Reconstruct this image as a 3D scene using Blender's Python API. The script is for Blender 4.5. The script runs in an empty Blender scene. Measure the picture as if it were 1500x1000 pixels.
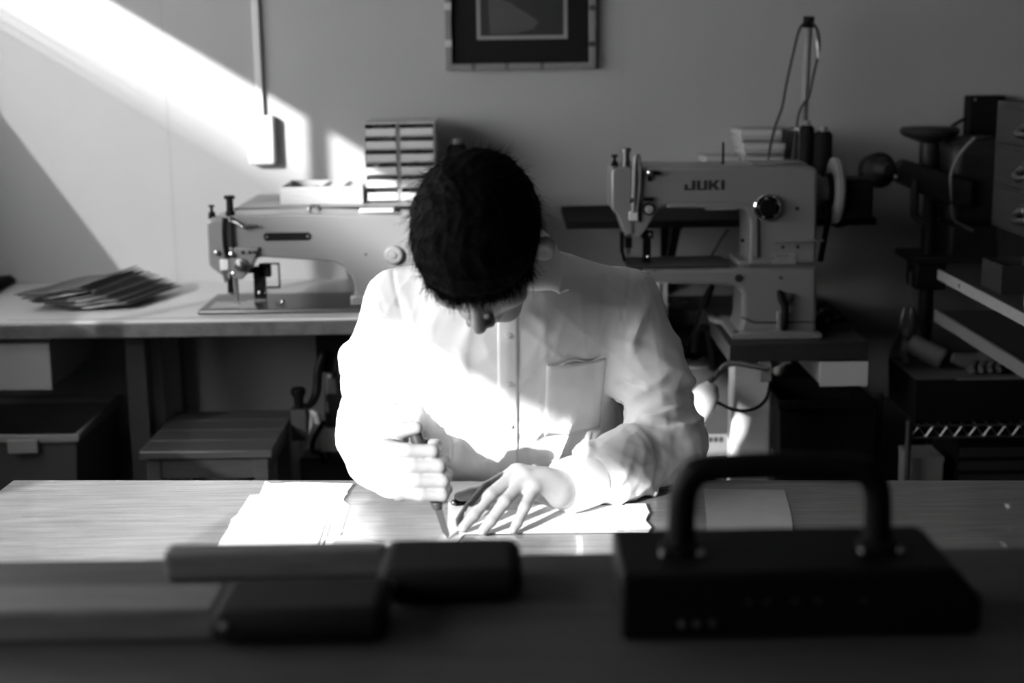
import bpy, bmesh, math, random
import numpy as np
from mathutils import Vector, Matrix, Euler
from mathutils.bvhtree import BVHTree

SC = bpy.context.scene
COL = SC.collection
R = math.radians

# ------------------------------------------------------------------ camera, sky, sun, exposure
CAM_Z, PITCH, ROLL = 1.42, math.atan(430 / 2083.0), R(0.8)
cam_d = bpy.data.cameras.new('camera')
cam = bpy.data.objects.new('camera', cam_d)
COL.objects.link(cam)
_f = Vector((0, math.cos(PITCH), -math.sin(PITCH)))
_u = Vector((0, math.sin(PITCH), math.cos(PITCH)))
_r = Vector((1, 0, 0))
_rr = _r * math.cos(ROLL) - _u * math.sin(ROLL)
_uu = _r * math.sin(ROLL) + _u * math.cos(ROLL)
cam.matrix_world = Matrix(((_rr.x, _uu.x, -_f.x, 0), (_rr.y, _uu.y, -_f.y, 0), (_rr.z, _uu.z, -_f.z, CAM_Z), (0, 0, 0, 1)))
cam_d.sensor_width = 36
cam_d.lens = 36 * 2083 / 1500
cam_d.clip_start = 0.05
cam_d.dof.use_dof = True
cam_d.dof.focus_distance = 2.5
cam_d.dof.aperture_fstop = 2.8
SC.camera = cam

world = bpy.data.worlds.new('overcast_sky')
SC.world = world
world.use_nodes = True
bg = world.node_tree.nodes['Background']
bg.inputs[0].default_value = (1, 1, 1, 1)
bg.inputs[1].default_value = 4.9

SUN_DIR = Vector((0.73, 1.0, -0.4526)).normalized()      # the way the light travels
sun_d = bpy.data.lights.new('sun', 'SUN')
sun_d.energy = 11.5
sun_d.angle = R(0.9)
sun = bpy.data.objects.new('sun', sun_d)
COL.objects.link(sun)
sun.rotation_euler = SUN_DIR.to_track_quat('-Z', 'Y').to_euler()
sun.location = (-6, -6, 5)

vs = SC.view_settings
vs.view_transform = 'Standard'
vs.look = 'None'
vs.gamma = 1
vs.use_curve_mapping = False
vs.exposure = 0.6
SC.cycles.use_denoising = True
SC.cycles.max_bounces = 8
SC.cycles.caustics_reflective = False
SC.cycles.caustics_refractive = False
SC.cycles.transparent_max_bounces = 12
SC.cycles.sample_clamp_indirect = 6.0

# ------------------------------------------------------------------ materials
def nt(m): return m.node_tree.nodes, m.node_tree.links

def mat(name, g, rough=0.5, metal=0.0, spec=0.5, var=0.0, scale=12.0, bump=0.0, bscale=60.0, stretch=(1, 1, 1), coat=0.0, trans=0.0):
    """grey procedural material: a little noise in the tone and a fine relief"""
    m = bpy.data.materials.new(name)
    m.use_nodes = True
    n, l = nt(m)
    b = n['Principled BSDF']
    b.inputs['Base Color'].default_value = (g, g, g, 1)
    b.inputs['Roughness'].default_value = rough
    b.inputs['Metallic'].default_value = metal
    b.inputs['Specular IOR Level'].default_value = spec
    b.inputs['Coat Weight'].default_value = coat
    if coat >= 1: b.inputs['Coat IOR'].default_value = 1.8; b.inputs['Coat Roughness'].default_value = .22
    if trans: b.inputs['Transmission Weight'].default_value = trans
    if var or bump:
        tc = n.new('ShaderNodeTexCoord'); mp = n.new('ShaderNodeMapping')
        mp.inputs['Scale'].default_value = stretch
        l.new(tc.outputs['Object'], mp.inputs['Vector'])
    if var:
        no = n.new('ShaderNodeTexNoise'); no.inputs['Scale'].default_value = scale; no.inputs['Detail'].default_value = 6
        cr = n.new('ShaderNodeValToRGB')
        lo, hi = g * (1 - var), min(1, g * (1 + var))
        cr.color_ramp.elements[0].color = (lo, lo, lo, 1); cr.color_ramp.elements[0].position = 0.3
        cr.color_ramp.elements[1].color = (hi, hi, hi, 1); cr.color_ramp.elements[1].position = 0.7
        l.new(mp.outputs[0], no.inputs['Vector']); l.new(no.outputs['Fac'], cr.inputs[0]); l.new(cr.outputs[0], b.inputs['Base Color'])
    if bump:
        nb = n.new('ShaderNodeTexNoise'); nb.inputs['Scale'].default_value = bscale; nb.inputs['Detail'].default_value = 4
        bm = n.new('ShaderNodeBump'); bm.inputs['Strength'].default_value = bump; bm.inputs['Distance'].default_value = 0.01
        l.new(mp.outputs[0], nb.inputs['Vector']); l.new(nb.outputs['Fac'], bm.inputs['Height']); l.new(bm.outputs[0], b.inputs['Normal'])
    return m

def glass_mat(name, g=1.0, refl=0.08, frost=0.0):
    m = bpy.data.materials.new(name); m.use_nodes = True
    n, l = nt(m); n.remove(n['Principled BSDF']); out = n['Material Output']
    t = n.new('ShaderNodeBsdfTransparent'); t.inputs[0].default_value = (g, g, g, 1)
    gl = n.new('ShaderNodeBsdfGlossy'); gl.inputs['Roughness'].default_value = 0.03
    mx = n.new('ShaderNodeMixShader'); mx.inputs[0].default_value = refl
    base = t
    if frost:
        tr = n.new('ShaderNodeBsdfTranslucent'); tr.inputs[0].default_value = (.9, .9, .9, 1)
        m2 = n.new('ShaderNodeMixShader'); m2.inputs[0].default_value = frost
        l.new(t.outputs[0], m2.inputs[1]); l.new(tr.outputs[0], m2.inputs[2]); base = m2
    l.new(base.outputs[0], mx.inputs[1]); l.new(gl.outputs[0], mx.inputs[2]); l.new(mx.outputs[0], out.inputs[0])
    return m

M = dict(
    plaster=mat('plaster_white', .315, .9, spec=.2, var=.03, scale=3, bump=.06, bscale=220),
    plaster_dim=mat('plaster_low_bounce', .09, .9, spec=.2, var=.06, scale=3),  # tone for the unseen walls, darkened to cut bounce light
    floor=mat('floor_dark_wood', .025, .6, var=.3, scale=6, stretch=(1, 8, 1)),
    ceil=mat('ceiling_board', .2, .9, spec=.2),
    seam=mat('wallpaper_joint', .25, .9),  # faint joint line between wallpaper lengths
    table=mat('varnished_oak', .18, .30, spec=.8, coat=.6, var=.45, scale=9, stretch=(1.2, 26, 1), bump=.12, bscale=45),
    dwood=mat('dark_wood', .03, .45, var=.35, scale=8, stretch=(1, 14, 14), bump=.05),
    mwood=mat('stool_wood', .04, .5, var=.25, scale=7, stretch=(1.5, 18, 18), bump=.05),
    counter=mat('counter_wood', .042, .55, spec=.2, var=.3, scale=6, stretch=(1, 16, 1), bump=.04),
    handle_wood=mat('pale_wood', .10, .65, spec=.2, var=.2, scale=8, stretch=(2, 20, 20)),
    box_wood=mat('blond_wood', .27, .6, var=.1, scale=8, stretch=(2, 20, 20)),
    bench=mat('bench_laminate', .44, .35, var=.04, scale=5),
    bench_edge=mat('bench_edge', .045, .6, var=.35, scale=30, bump=.2, bscale=120),
    white=mat('white_paint', .5, .35, spec=.5),
    dullwhite=mat('dull_white', .2, .5),
    machine=mat('hammered_grey_enamel', .14, .3, metal=.0, spec=.6, bump=.05, bscale=320, coat=.25),
    juki=mat('cream_enamel', .165, .3, spec=.5, coat=.2),
    steel=mat('steel', .4, .28, metal=1.0, var=.1, scale=20),
    dsteel=mat('dark_steel', .12, .35, metal=.8),
    chrome=mat('chrome', .75, .12, metal=1.0),
    black=mat('black_enamel', .004, .5, spec=.09),
    mblack=mat('matt_black', .006, .75, spec=.12),
    grime=mat('greasy_iron', .014, .55, spec=.35, var=.3, scale=20),
    rubber=mat('black_cable', .01, .6),
    grey=mat('grey_plastic', .14, .5), lgrey=mat('light_grey_plastic', .2, .45),
    dgrey=mat('charcoal_metal', .02, .5, var=.2),
    tub=mat('storage_tub_plastic', .06, .45), tub_in=mat('tub_inside', .05, .6),
    leather=mat('dark_leather', .045, .6, var=.3, scale=40, bump=.25, bscale=180),
    leather2=mat('pale_leather', .20, .7, var=.2, scale=40, bump=.2, bscale=160),
    paper=mat('white_paper', .85, .7, spec=.2), paper2=mat('cream_leather_sheet', .45, .6, spec=.3, var=.06, scale=30),
    clear=mat('clear_polystyrene', .62, .18, spec=.5, trans=.35), label=mat('label_paper', .5, .6),
    ink=mat('ink', .01, .6), midink=mat('faded_ink', .1, .7),
    shirt=mat('white_cotton', .92, .75, spec=.15, bump=.05, bscale=900),
    button=mat('shirt_button', .8, .3),
    skin=mat('skin', .25, .45, spec=.35, var=.05, scale=30, bump=.05, bscale=400),
    nail=mat('fingernail', .5, .25), lash=mat('brow_hair', .12, .6),
    hair=mat('black_hair', .002, .7, spec=.05),
    trousers=mat('dark_trousers', .02, .85),
    frame=mat('frame_wood', .16, .4, var=.2, scale=8, stretch=(20, 2, 20)), frame_block=mat('frame_inlay', .4, .4),
    mat_black=mat('black_mount', .006, .8, spec=.2), photo=mat('print_black', .008, .5), photo_grey=mat('print_grey', .05, .5),
    glass=glass_mat('pane_glass', .97, .06), pglass=glass_mat('picture_glass', 1.0, .015),
    frost=glass_mat('frosted_film', 1.0, .02, frost=.36),
    bag=mat('clear_bag', .12, .25, spec=.6), canvas=mat('grey_cloth', .07, .9, var=.2, bump=.3, bscale=80),
    glow=mat('lamp_reflector', .75, .2, metal=.4),
)

# ------------------------------------------------------------------ mesh helpers
class MB:
    """collects simple shapes and links them as one mesh object"""
    def __init__(s): s.v = []; s.f = []
    def add(s, vs, fs):
        o = len(s.v); s.v += [tuple(p) for p in vs]; s.f += [tuple(i + o for i in q) for q in fs]; return s
    def box(s, x0, x1, y0, y1, z0, z1):
        return s.add([(x, y, z) for x in (x0, x1) for y in (y0, y1) for z in (z0, z1)],
                     [(0, 1, 3, 2), (4, 6, 7, 5), (0, 4, 5, 1), (2, 3, 7, 6), (0, 2, 6, 4), (1, 5, 7, 3)])
    def obox(s, c, size, rot=(0, 0, 0)):
        m = Euler(rot).to_matrix(); hx, hy, hz = [k / 2 for k in size]; c = Vector(c)
        return s.add([c + m @ Vector((x, y, z)) for x in (-hx, hx) for y in (-hy, hy) for z in (-hz, hz)],
                     [(0, 1, 3, 2), (4, 6, 7, 5), (0, 4, 5, 1), (2, 3, 7, 6), (0, 2, 6, 4), (1, 5, 7, 3)])
    def prism(s, prof, axis, lo, hi):
        """profile in the two other axes (x,z for axis y; x,y for z; y,z for x) pushed along axis"""
        def P(a, b, t): return {'y': (a, t, b), 'z': (a, b, t), 'x': (t, a, b)}[axis]
        n = len(prof)
        return s.add([P(a, b, lo) for a, b in prof] + [P(a, b, hi) for a, b in prof],
                     [tuple(range(n)), tuple(range(2 * n - 1, n - 1, -1))] + [(i, i + n, (i + 1) % n + n, (i + 1) % n) for i in range(n)])
    def ring_frame(s, d):
        d = Vector(d).normalized(); a = Vector((0, 0, 1)) if abs(d.z) < .9 else Vector((1, 0, 0))
        e1 = d.cross(a).normalized(); return e1, d.cross(e1)
    def lathe(s, o, axis, prof, n=20):
        """prof: (radius, height) pairs along axis"""
        o = Vector(o); d = Vector(axis).normalized(); e1, e2 = s.ring_frame(d); vs = []; fs = []
        for r, h in prof:
            for k in range(n):
                a = 2 * math.pi * k / n; vs.append(o + d * h + (e1 * math.cos(a) + e2 * math.sin(a)) * r)
        m = len(prof)
        for i in range(m - 1):
            for k in range(n): fs.append((i * n + k, i * n + (k + 1) % n, (i + 1) * n + (k + 1) % n, (i + 1) * n + k))
        fs.append(tuple(range(n - 1, -1, -1))); fs.append(tuple(range((m - 1) * n, m * n)))
        return s.add(vs, fs)
    def cyl(s, p0, p1, r0, r1=None, n=16):
        p0, p1 = Vector(p0), Vector(p1); L = (p1 - p0).length
        return s.lathe(p0, p1 - p0, [(r0, 0), (r0 if r1 is None else r1, L)], n)
    def tube(s, pts, r, n=8, curve=True):
        pts = [Vector(p) for p in pts]
        if curve and len(pts) > 2:                       # round the corners with a Catmull-Rom curve
            rl = list(r) if isinstance(r, (list, tuple)) else [r] * len(pts); P = [pts[0] * 2 - pts[1]] + pts + [pts[-1] * 2 - pts[-2]]; np_, nr = [], []
            for i in range(1, len(P) - 2):
                for k in range(4):
                    t = k / 4; a, b, c, d = P[i - 1:i + 3]
                    np_.append(.5 * (2 * b + (c - a) * t + (2 * a - 5 * b + 4 * c - d) * t * t + (3 * b - a - 3 * c + d) * t ** 3)); nr.append(rl[i - 1] + (rl[i] - rl[i - 1]) * t)
            pts, r = np_ + [pts[-1]], nr + [rl[-1]]
        vs = []; fs = []; e1 = None
        for i, p in enumerate(pts):
            d = (pts[min(i + 1, len(pts) - 1)] - pts[max(i - 1, 0)]).normalized()
            if e1 is None: e1, _ = s.ring_frame(d)
            e1 = (e1 - d * e1.dot(d)).normalized(); e2 = d.cross(e1)
            rr = r[i] if isinstance(r, (list, tuple)) else r
            for k in range(n):
                a = 2 * math.pi * k / n; vs.append(p + (e1 * math.cos(a) + e2 * math.sin(a)) * rr)
        for i in range(len(pts) - 1):
            for k in range(n): fs.append((i * n + k, i * n + (k + 1) % n, (i + 1) * n + (k + 1) % n, (i + 1) * n + k))
        fs.append(tuple(range(n - 1, -1, -1))); fs.append(tuple(range((len(pts) - 1) * n, len(pts) * n)))
        return s.add(vs, fs)
    def ball(s, c, r, n=14, m=8):
        rx, ry, rz = r if isinstance(r, (tuple, list)) else (r, r, r)
        vs = [(c[0], c[1], c[2] + rz)]; fs = []
        for i in range(1, m):
            t = math.pi * i / m
            for k in range(n):
                a = 2 * math.pi * k / n
                vs.append((c[0] + rx * math.sin(t) * math.cos(a), c[1] + ry * math.sin(t) * math.sin(a), c[2] + rz * math.cos(t)))
        vs.append((c[0], c[1], c[2] - rz)); e = len(vs) - 1
        for k in range(n):
            fs.append((0, 1 + k, 1 + (k + 1) % n)); fs.append((e, 1 + (m - 2) * n + (k + 1) % n, 1 + (m - 2) * n + k))
            for i in range(m - 2): fs.append((1 + i * n + k, 1 + (i + 1) * n + k, 1 + (i + 1) * n + (k + 1) % n, 1 + i * n + (k + 1) % n))
        return s.add(vs, fs)
    def grid(s, fn, nu, nv):
        """an open sheet: fn(u, v) -> point with u, v in 0..1"""
        vs = [fn(i / nu, j / nv) for i in range(nu + 1) for j in range(nv + 1)]
        return s.add(vs, [(i * (nv + 1) + j, (i + 1) * (nv + 1) + j, (i + 1) * (nv + 1) + j + 1, i * (nv + 1) + j + 1) for i in range(nu) for j in range(nv)])
    def build(s, name, material, parent=None, bev=0.0, smooth=True, thick=0.0, sub=0, angle=38, off=0.0, seg=2):
        me = bpy.data.meshes.new(name)
        root = parent
        while root is not None and root.parent is not None: root = root.parent
        me.from_pydata(s.v, [], s.f); me.update()
        bm = bmesh.new(); bm.from_mesh(me); bmesh.ops.recalc_face_normals(bm, faces=bm.faces); bm.to_mesh(me); bm.free()
        if smooth:
            me.polygons.foreach_set('use_smooth', [True] * len(me.polygons)); me.set_sharp_from_angle(angle=R(angle))
        me.materials.append(M[material] if isinstance(material, str) else material)
        o = bpy.data.objects.new(name, me); COL.objects.link(o)
        if parent is not None:
            o.parent = parent
            if not parent.get('_local'): o.matrix_parent_inverse = WM[parent.name].inverted()
        WM[o.name] = Matrix.Identity(4) if parent is None or not parent.get('_local') else WM[parent.name]
        if thick:
            md = o.modifiers.new('thickness', 'SOLIDIFY'); md.thickness = thick; md.offset = off
        if sub:
            md = o.modifiers.new('rounding', 'SUBSURF'); md.levels = sub; md.render_levels = sub
        if bev:
            md = o.modifiers.new('bevel', 'BEVEL'); md.width = bev; md.segments = seg; md.limit_method = 'ANGLE'; md.angle_limit = R(40)
            md.harden_normals = False
        return o

WM = {}        # world matrix of every object that parents something

def tag(o, label, cat, group=None, kind=None):
    if label: o['label'] = label
    if cat: o['category'] = cat
    if group: o['group'] = group
    if kind: o['kind'] = kind
    return o

def thing(name, label, cat, loc, group=None):
    o = bpy.data.objects.new(name, None); COL.objects.link(o)
    o.empty_display_size = .05; o.location = loc
    WM[o.name] = Matrix.Translation(loc)
    return tag(o, label, cat, group)

def struct(o): o['kind'] = 'structure'; return o

def copy_tree(o, dloc, parent=None, label=None):
    c = o.copy(); COL.objects.link(c)
    if parent is None: c.location = Vector(o.location) + Vector(dloc)
    else: c.parent = parent
    if label: c['label'] = label
    for ch in o.children: copy_tree(ch, dloc, c)
    return c

def text_part(name, body, size, loc, material, parent, rot=(R(90), 0, 0), align='CENTER'):
    cu = bpy.data.curves.new(name, 'FONT'); cu.body = body; cu.size = size; cu.extrude = .0004; cu.align_x = align; cu.align_y = 'CENTER'
    t = bpy.data.objects.new(name, cu); COL.objects.link(t)
    dg = bpy.context.evaluated_depsgraph_get()
    me = bpy.data.meshes.new_from_object(t.evaluated_get(dg)); bpy.data.objects.remove(t)
    me.transform(Matrix.Translation(loc) @ Euler(rot).to_matrix().to_4x4())
    me.materials.clear(); me.materials.append(M[material])
    o = bpy.data.objects.new(name, me); COL.objects.link(o); o.parent = parent; o.matrix_parent_inverse = WM[parent.name].inverted()
    WM[o.name] = Matrix.Identity(4)
    return o
# ------------------------------------------------------------------ the room
XL, XR, YB, YF, ZC = -1.75, 1.80, 4.15, -2.6, 2.55
struct(MB().box(XL - .1, XR + .1, YF - .1, YB + .1, -.08, 0).build('floor', 'floor'))
struct(MB().box(XL - .1, XR + .1, YF - .1, YB + .1, ZC, ZC + .08).build('ceiling', 'ceil'))
wb = struct(MB().box(XL - .1, XR + .1, YB, YB + .1, 0, ZC).build('wall_back', 'plaster'))
for sx in (-.985, .325):
    MB().box(sx, sx + .0012, YB - .0006, YB + .01, .76, ZC).build('wallpaper_seam', 'seam', wb)
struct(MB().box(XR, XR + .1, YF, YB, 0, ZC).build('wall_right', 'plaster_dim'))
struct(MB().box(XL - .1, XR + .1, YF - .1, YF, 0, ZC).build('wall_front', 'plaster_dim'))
# window openings in the left wall: (near y, far y, sill, strength of the film added to soften the sun: 0 is clear glass)
ZT, WT = 1.985, .04
WINS = [(-1.3, .97, .98, 0), (1.0, 2.461, .98, .105), (2.487, 3.76, 1.12, .088)]
wl = MB().box(XL - WT, XL, YF, YB, 0, .98).box(XL - WT, XL, YF, YB, ZT, ZC).box(XL - WT, XL, 2.487, YB, .98, 1.12)
edges = [YF] + [e for w in WINS for e in w[:2]] + [YB]
for i in range(0, len(edges), 2): wl.box(XL - WT, XL, edges[i], edges[i + 1], .98, ZT)
struct(wl.build('wall_left', 'plaster'))
struct(MB().box(XL, XL + .012, YF, YB, 0, .07).build('baseboard_left', 'dwood'))
struct(MB().box(XL, XR, YB - .012, YB, 0, .07).build('baseboard_back', 'dwood'))
for k, (y0, y1, ZS, fr_) in enumerate(WINS):
    SUN_FILM = [glass_mat('sun_softening_film', 1.0, .02, frost=fr_ * (q + 1)) for q in range(6)]
    w = MB()
    w.box(XL - .035, XL - .015, y0, y1, ZS, ZS + .03)
    w.box(XL - .035, XL - .015, y0, y0 + .02, ZS, ZT).box(XL - .035, XL - .015, y1 - .02, y1, ZS, ZT).box(XL - .035, XL - .015, y0, y1, ZT - .012, ZT)
    wo = struct(w.build('window_%d' % (k + 1), 'dgrey'))
    if not fr_:
        MB().box(XL - .027, XL - .024, y0 + .02, y1 - .02, ZS + .03, ZT - .012).build('pane', 'glass', wo)
    else:
        MB().box(XL - .027, XL - .024, y0 + .02, y1 - .02, ZT - .14, ZT - .012).build('pane', 'glass', wo)
        for q in range(6):                                   # added film bands, milkier downwards, to soften the sun streak's lower edge
            top = ZT - .14 - .03 * q
            MB().box(XL - .028, XL - .023, y0 + .02, y1 - .02, top - .03 if q < 5 else ZS + .03, top).build('sun_softening_band', SUN_FILM[q], wo)
    MB().box(XL - .015, XL + .06, y0 - .02, y1 + .02, ZS - .025, ZS).build('window_sill', 'white', wo)
    pd = bpy.data.lights.new('window_portal', 'AREA'); pd.shape = 'RECTANGLE'; pd.size = y1 - y0; pd.size_y = ZT - ZS
    pd.cycles.is_portal = True
    po = bpy.data.objects.new('window_portal', pd); COL.objects.link(po)
    po.matrix_world = Matrix(((0, 0, -1, XL - .06), (1, 0, 0, (y0 + y1) / 2), (0, -1, 0, (ZS + ZT) / 2), (0, 0, 0, 1)))

# ------------------------------------------------------------------ sewing bench with its legs and drawer
BZ = .76
t = thing('sewing_bench', 'long white-topped workbench with dark worn edge along the back wall', 'workbench', (-.9, 3.8, 0))
MB().box(-1.70, -.02, 3.52, 4.148, BZ - .006, BZ).build('bench_top', 'bench', t)
MB().box(-1.70, -.02, 3.515, 4.14, BZ - .044, BZ - .006).build('bench_edge', 'bench_edge', t, bev=.004)
MB().box(-1.28, -.06, 3.549, 3.5515, BZ, BZ + .0006).build('scale_line', 'midink', t)
for k in range(24):
    MB().box(-1.26 + k * .05, -1.258 + k * .05, 3.546, 3.5545, BZ + .0003, BZ + .0008).build('scale_tick', 'midink', t)
for lx in (-1.02, -.06):
    MB().box(lx, lx + .055, 3.66, 3.72, 0, BZ - .044).build('leg', 'dgrey', t, bev=.003)
    MB().box(lx, lx + .055, 4.04, 4.09, 0, BZ - .044).build('leg', 'dgrey', t, bev=.003)
MB().box(-1.0, -.03, 4.05, 4.075, .12, .17).build('rail', 'dgrey', t)
d = thing('bench_drawer', 'plain white drawer hanging under the sewing bench top', 'drawer', (-1.34, 3.65, .575))
MB().box(-1.50, -1.178, 3.545, 3.552, .578, .70).build('drawer_front', 'dullwhite', d, bev=.002)
MB().box(-1.49, -1.185, 3.552, 3.95, .583, .70).build('drawer_body', 'dullwhite', d)
MB().box(-1.50, -1.178, 3.56, 3.95, .70, .716).build('runner', 'dgrey', d)

# ------------------------------------------------------------------ raised shelf over the bench
t = thing('wall_shelf', 'narrow grey-topped shelf behind the flatbed sewing machine', 'shelf', (-.4, 3.96, .99))
MB().box(-.735, -.03, 3.785, 4.149, .996, 1.012).build('board', 'lgrey', t, bev=.002)
MB().box(-.735, -.03, 3.779, 3.785, .990, 1.0115).build('shaded_front_edge', 'mblack', t)  # dark edge strip; the shadow line there is put into its colour
for bx in (-.62, -.12):
    MB().box(bx, bx + .02, 3.9, 4.149, .985, .996).box(bx, bx + .02, 4.135, 4.149, .86, .996).build('bracket', 'dgrey', t)
t = thing('wall_shelf', 'black shelf board on brackets behind the cream cylinder-arm machine', 'shelf', (.5, 3.95, .95))
MB().box(.148, .97, 3.75, 4.149, .947, .966).build('board', 'mblack', t, bev=.002)
for bx in (.44, .80):
    MB().box(bx, bx + .022, 3.80, 4.149, .937, .947).box(bx, bx + .022, 4.137, 4.149, .72, .947)\
        .add([(bx, 3.83, .937), (bx + .022, 3.83, .937), (bx + .022, 3.86, .937), (bx, 3.86, .937), (bx, 4.137, .70), (bx + .022, 4.137, .70), (bx + .022, 4.137, .73), (bx, 4.137, .73)],
             [(0, 1, 2, 3), (4, 5, 6, 7), (0, 1, 5, 4), (1, 2, 6, 5), (2, 3, 7, 6), (3, 0, 4, 7)]).build('bracket', 'black', t)

# ------------------------------------------------------------------ wall: cable duct with switch box, framed picture
t = thing('wall_switch_box', 'white plastic wall box at the end of a vertical cable duct', 'switch box', (-.70, YB, 1.11))
MB().box(-.750, -.674, YB - .042, YB, 1.100, 1.240).build('cover', 'white', t, bev=.008, seg=3)
MB().box(-.725, -.704, YB - .016, YB, 1.240, 2.55).build('cable_duct', 'white', t, bev=.003)

t = thing('picture_frame', 'dark photograph in a black mount and block-jointed wooden frame', 'picture', (.03, YB, 1.36))
px0, px1, pz0, pz1, fw = -.178, .250, 1.358, 1.86, .019
yf = YB - .028
MB().prism([(px0, pz0), (px1, pz0), (px1 - fw, pz0 + fw), (px0 + fw, pz0 + fw)], 'y', yf, YB).build('frame_rail', 'frame', t, bev=.002)
MB().prism([(px0, pz1), (px1, pz1), (px1 - fw, pz1 - fw), (px0 + fw, pz1 - fw)], 'y', yf, YB).build('frame_rail', 'frame', t, bev=.002)
MB().prism([(px0, pz0), (px0, pz1), (px0 + fw, pz1 - fw), (px0 + fw, pz0 + fw)], 'y', yf, YB).build('frame_rail', 'frame', t, bev=.002)
MB().prism([(px1, pz0), (px1, pz1), (px1 - fw, pz1 - fw), (px1 - fw, pz0 + fw)], 'y', yf, YB).build('frame_rail', 'frame', t, bev=.002)
for z in (1.425, 1.527): MB().box(px0 - .0006, px0 + fw, yf - .0006, yf + .01, z, z + .019).build('inlay_block', 'frame_block', t)
for x in (-.105, -.01, .09): MB().box(x, x + .013, yf - .0006, yf + .01, pz0 - .0006, pz0 + fw).build('inlay_block', 'handle_wood', t)
for z in (1.42, 1.52): MB().box(px1 - fw, px1 + .0006, yf - .0006, yf + .01, z, z + .015).build('inlay_block', 'dwood', t)
mo = MB().box(px0 + fw, px1 - fw, YB - .012, YB - .004, pz0 + fw, pz1 - fw).build('mount', 'mat_black', t)
bx0, bx1, bz0, bz1, bw = -.088, .170, 1.443, 1.78, .011
for q in ((bx0, bx1, bz0, bz0 + bw), (bx0, bx1, bz1 - bw, bz1), (bx0, bx0 + bw, bz0 + bw, bz1 - bw), (bx1 - bw, bx1, bz0 + bw, bz1 - bw)):
    MB().box(q[0], q[1], YB - .0135, YB - .012, q[2], q[3]).build('border_strip', 'lgrey', mo)
MB().box(bx0 + bw, bx1 - bw, YB - .013, YB - .012, bz0 + bw, bz1 - bw).build('print', 'photo', mo)
MB().prism([(-.050, 1.459), (.02, 1.459), (.075, 1.472), (.088, 1.492), (.06, 1.512), (.03, 1.53), (.01, 1.545), (-.03, 1.56), (-.055, 1.57)], 'y', YB - .0136, YB - .013).build('print_shape', 'photo_grey', mo)
MB().box(px0 + fw, px1 - fw, YB - .018, YB - .016, pz0 + fw, pz1 - fw).build('picture_glass', 'pglass', t)

# unseen cabinet added beside the viewer to keep low sun off the counter
t = thing('sun_block_cabinet', 'plain dark cabinet added out of view to shade the front counter', 'cabinet', (-1.25, -.24, 0))
MB().box(-1.74, -.74, -.52, .02, 0, 1.562).build('carcase', 'dwood', t, bev=.004)
for x in (-1.735, -1.235):
    d = MB().box(x, x + .49, .02, .038, .05, 1.545).build('door', 'dwood', t, bev=.003)
    MB().cyl((x + (.44 if x < -1.5 else .05), .038, .85), (x + (.44 if x < -1.5 else .05), .055, .85), .012).build('knob', 'steel', d)

t = thing('shade_panel', 'unseen slant-cut dark panel added in the window corner to shade the wall', 'panel', (XL + .03, 3.5, 1.12))  # out-of-view panel added to cast the slanting shade on the back wall
MB().prism([(3.31, 1.1205), (3.88, 1.1205), (3.88, 1.44), (3.83, 1.44)], 'x', XL + .006, XL + .018).build('panel_face', 'dwood', t)
MB().prism([(3.31, 1.1205), (3.33, 1.1205), (3.85, 1.44), (3.83, 1.44)], 'x', XL + .018, XL + .024).build('panel_batten', 'dwood', t)
# ------------------------------------------------------------------ flatbed sewing machine on the bench
t = thing('sewing_machine', 'old hammered-grey flatbed industrial sewing machine standing on the white bench', 'sewing machine', (-.5, 3.68, BZ))
FY, BY = 3.622, 3.760
body = [(-.772, .995), (-.763, 1.006), (-.712, 1.011), (-.541, 1.013), (-.383, 1.007), (-.189, 1.004), (-.181, .995), (-.183, BZ + .012), (-.408, BZ + .012), (-.404, .818), (-.41, .848), (-.427, .872), (-.454, .885), (-.493, .891), (-.581, .898), (-.636, .902), (-.652, .900), (-.668, .895), (-.700, .893), (-.720, .889), (-.735, .872), (-.768, .878), (-.772, .893)]
MB().prism(body, 'y', FY, BY).build('arm_body', 'machine', t, bev=.016, seg=4)
MB().prism([(-.775, .885), (-.768, .876), (-.742, .856), (-.731, .856), (-.731, 1.004), (-.768, 1.000), (-.775, .992)], 'y', FY - .006, BY - .02).build('face_cover', 'machine', t, bev=.006, seg=3)
MB().prism([(-.728, .93), (-.642, .93), (-.652, .905), (-.672, .868), (-.690, .848), (-.712, .848), (-.722, .865)], 'y', FY - .012, FY + .06).build('needle_housing', 'machine', t, bev=.004)
MB().box(-.805, -.17, 3.585, 3.84, BZ, BZ + .012).build('bed_plate', 'dsteel', t, bev=.004)
MB().box(-.78, -.70, 3.62, 3.70, BZ + .012, BZ + .0135).build('slide_plate', 'steel', t)
MB().box(-.70, -.655, 3.605, 3.72, BZ + .012, BZ + .0137).build('throat_plate', 'steel', t)
npl = MB().prism([(-.626, .945), (-.517, .945), (-.512, .949), (-.511, .955), (-.512, .961), (-.517, .965), (-.626, .965), (-.631, .961), (-.632, .955), (-.631, .949)], 'y', FY - .0025, FY + .001).build('name_plate', 'black', t)
for x in (-.624, -.519): MB().cyl((x, FY - .004, .955), (x, FY, .955), .0035, n=10).build('rivet', 'steel', npl)
MB().cyl((-.765, 3.64, 1.002), (-.765, 3.64, 1.018), .010, .008).cyl((-.765, 3.64, 1.018), (-.765, 3.64, 1.032), .004).cyl((-.765, 3.64, 1.032), (-.765, 3.64, 1.036), .008).build('oil_cap', 'mblack', t)
MB().cyl((-.717, 3.635, 1.003), (-.717, 3.635, 1.02), .012).cyl((-.717, 3.635, 1.02), (-.717, 3.635, 1.052), .009).cyl((-.717, 3.635, 1.052), (-.717, 3.635, 1.060), .014).build('pressure_screw', 'mblack', t)
MB().tube([(-.727, FY - .012, 1.006), (-.729, FY - .016, .97), (-.728, FY - .014, .925), (-.722, FY - .012, .905)], .0065).build('take_up_guard', 'black', t)
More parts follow.
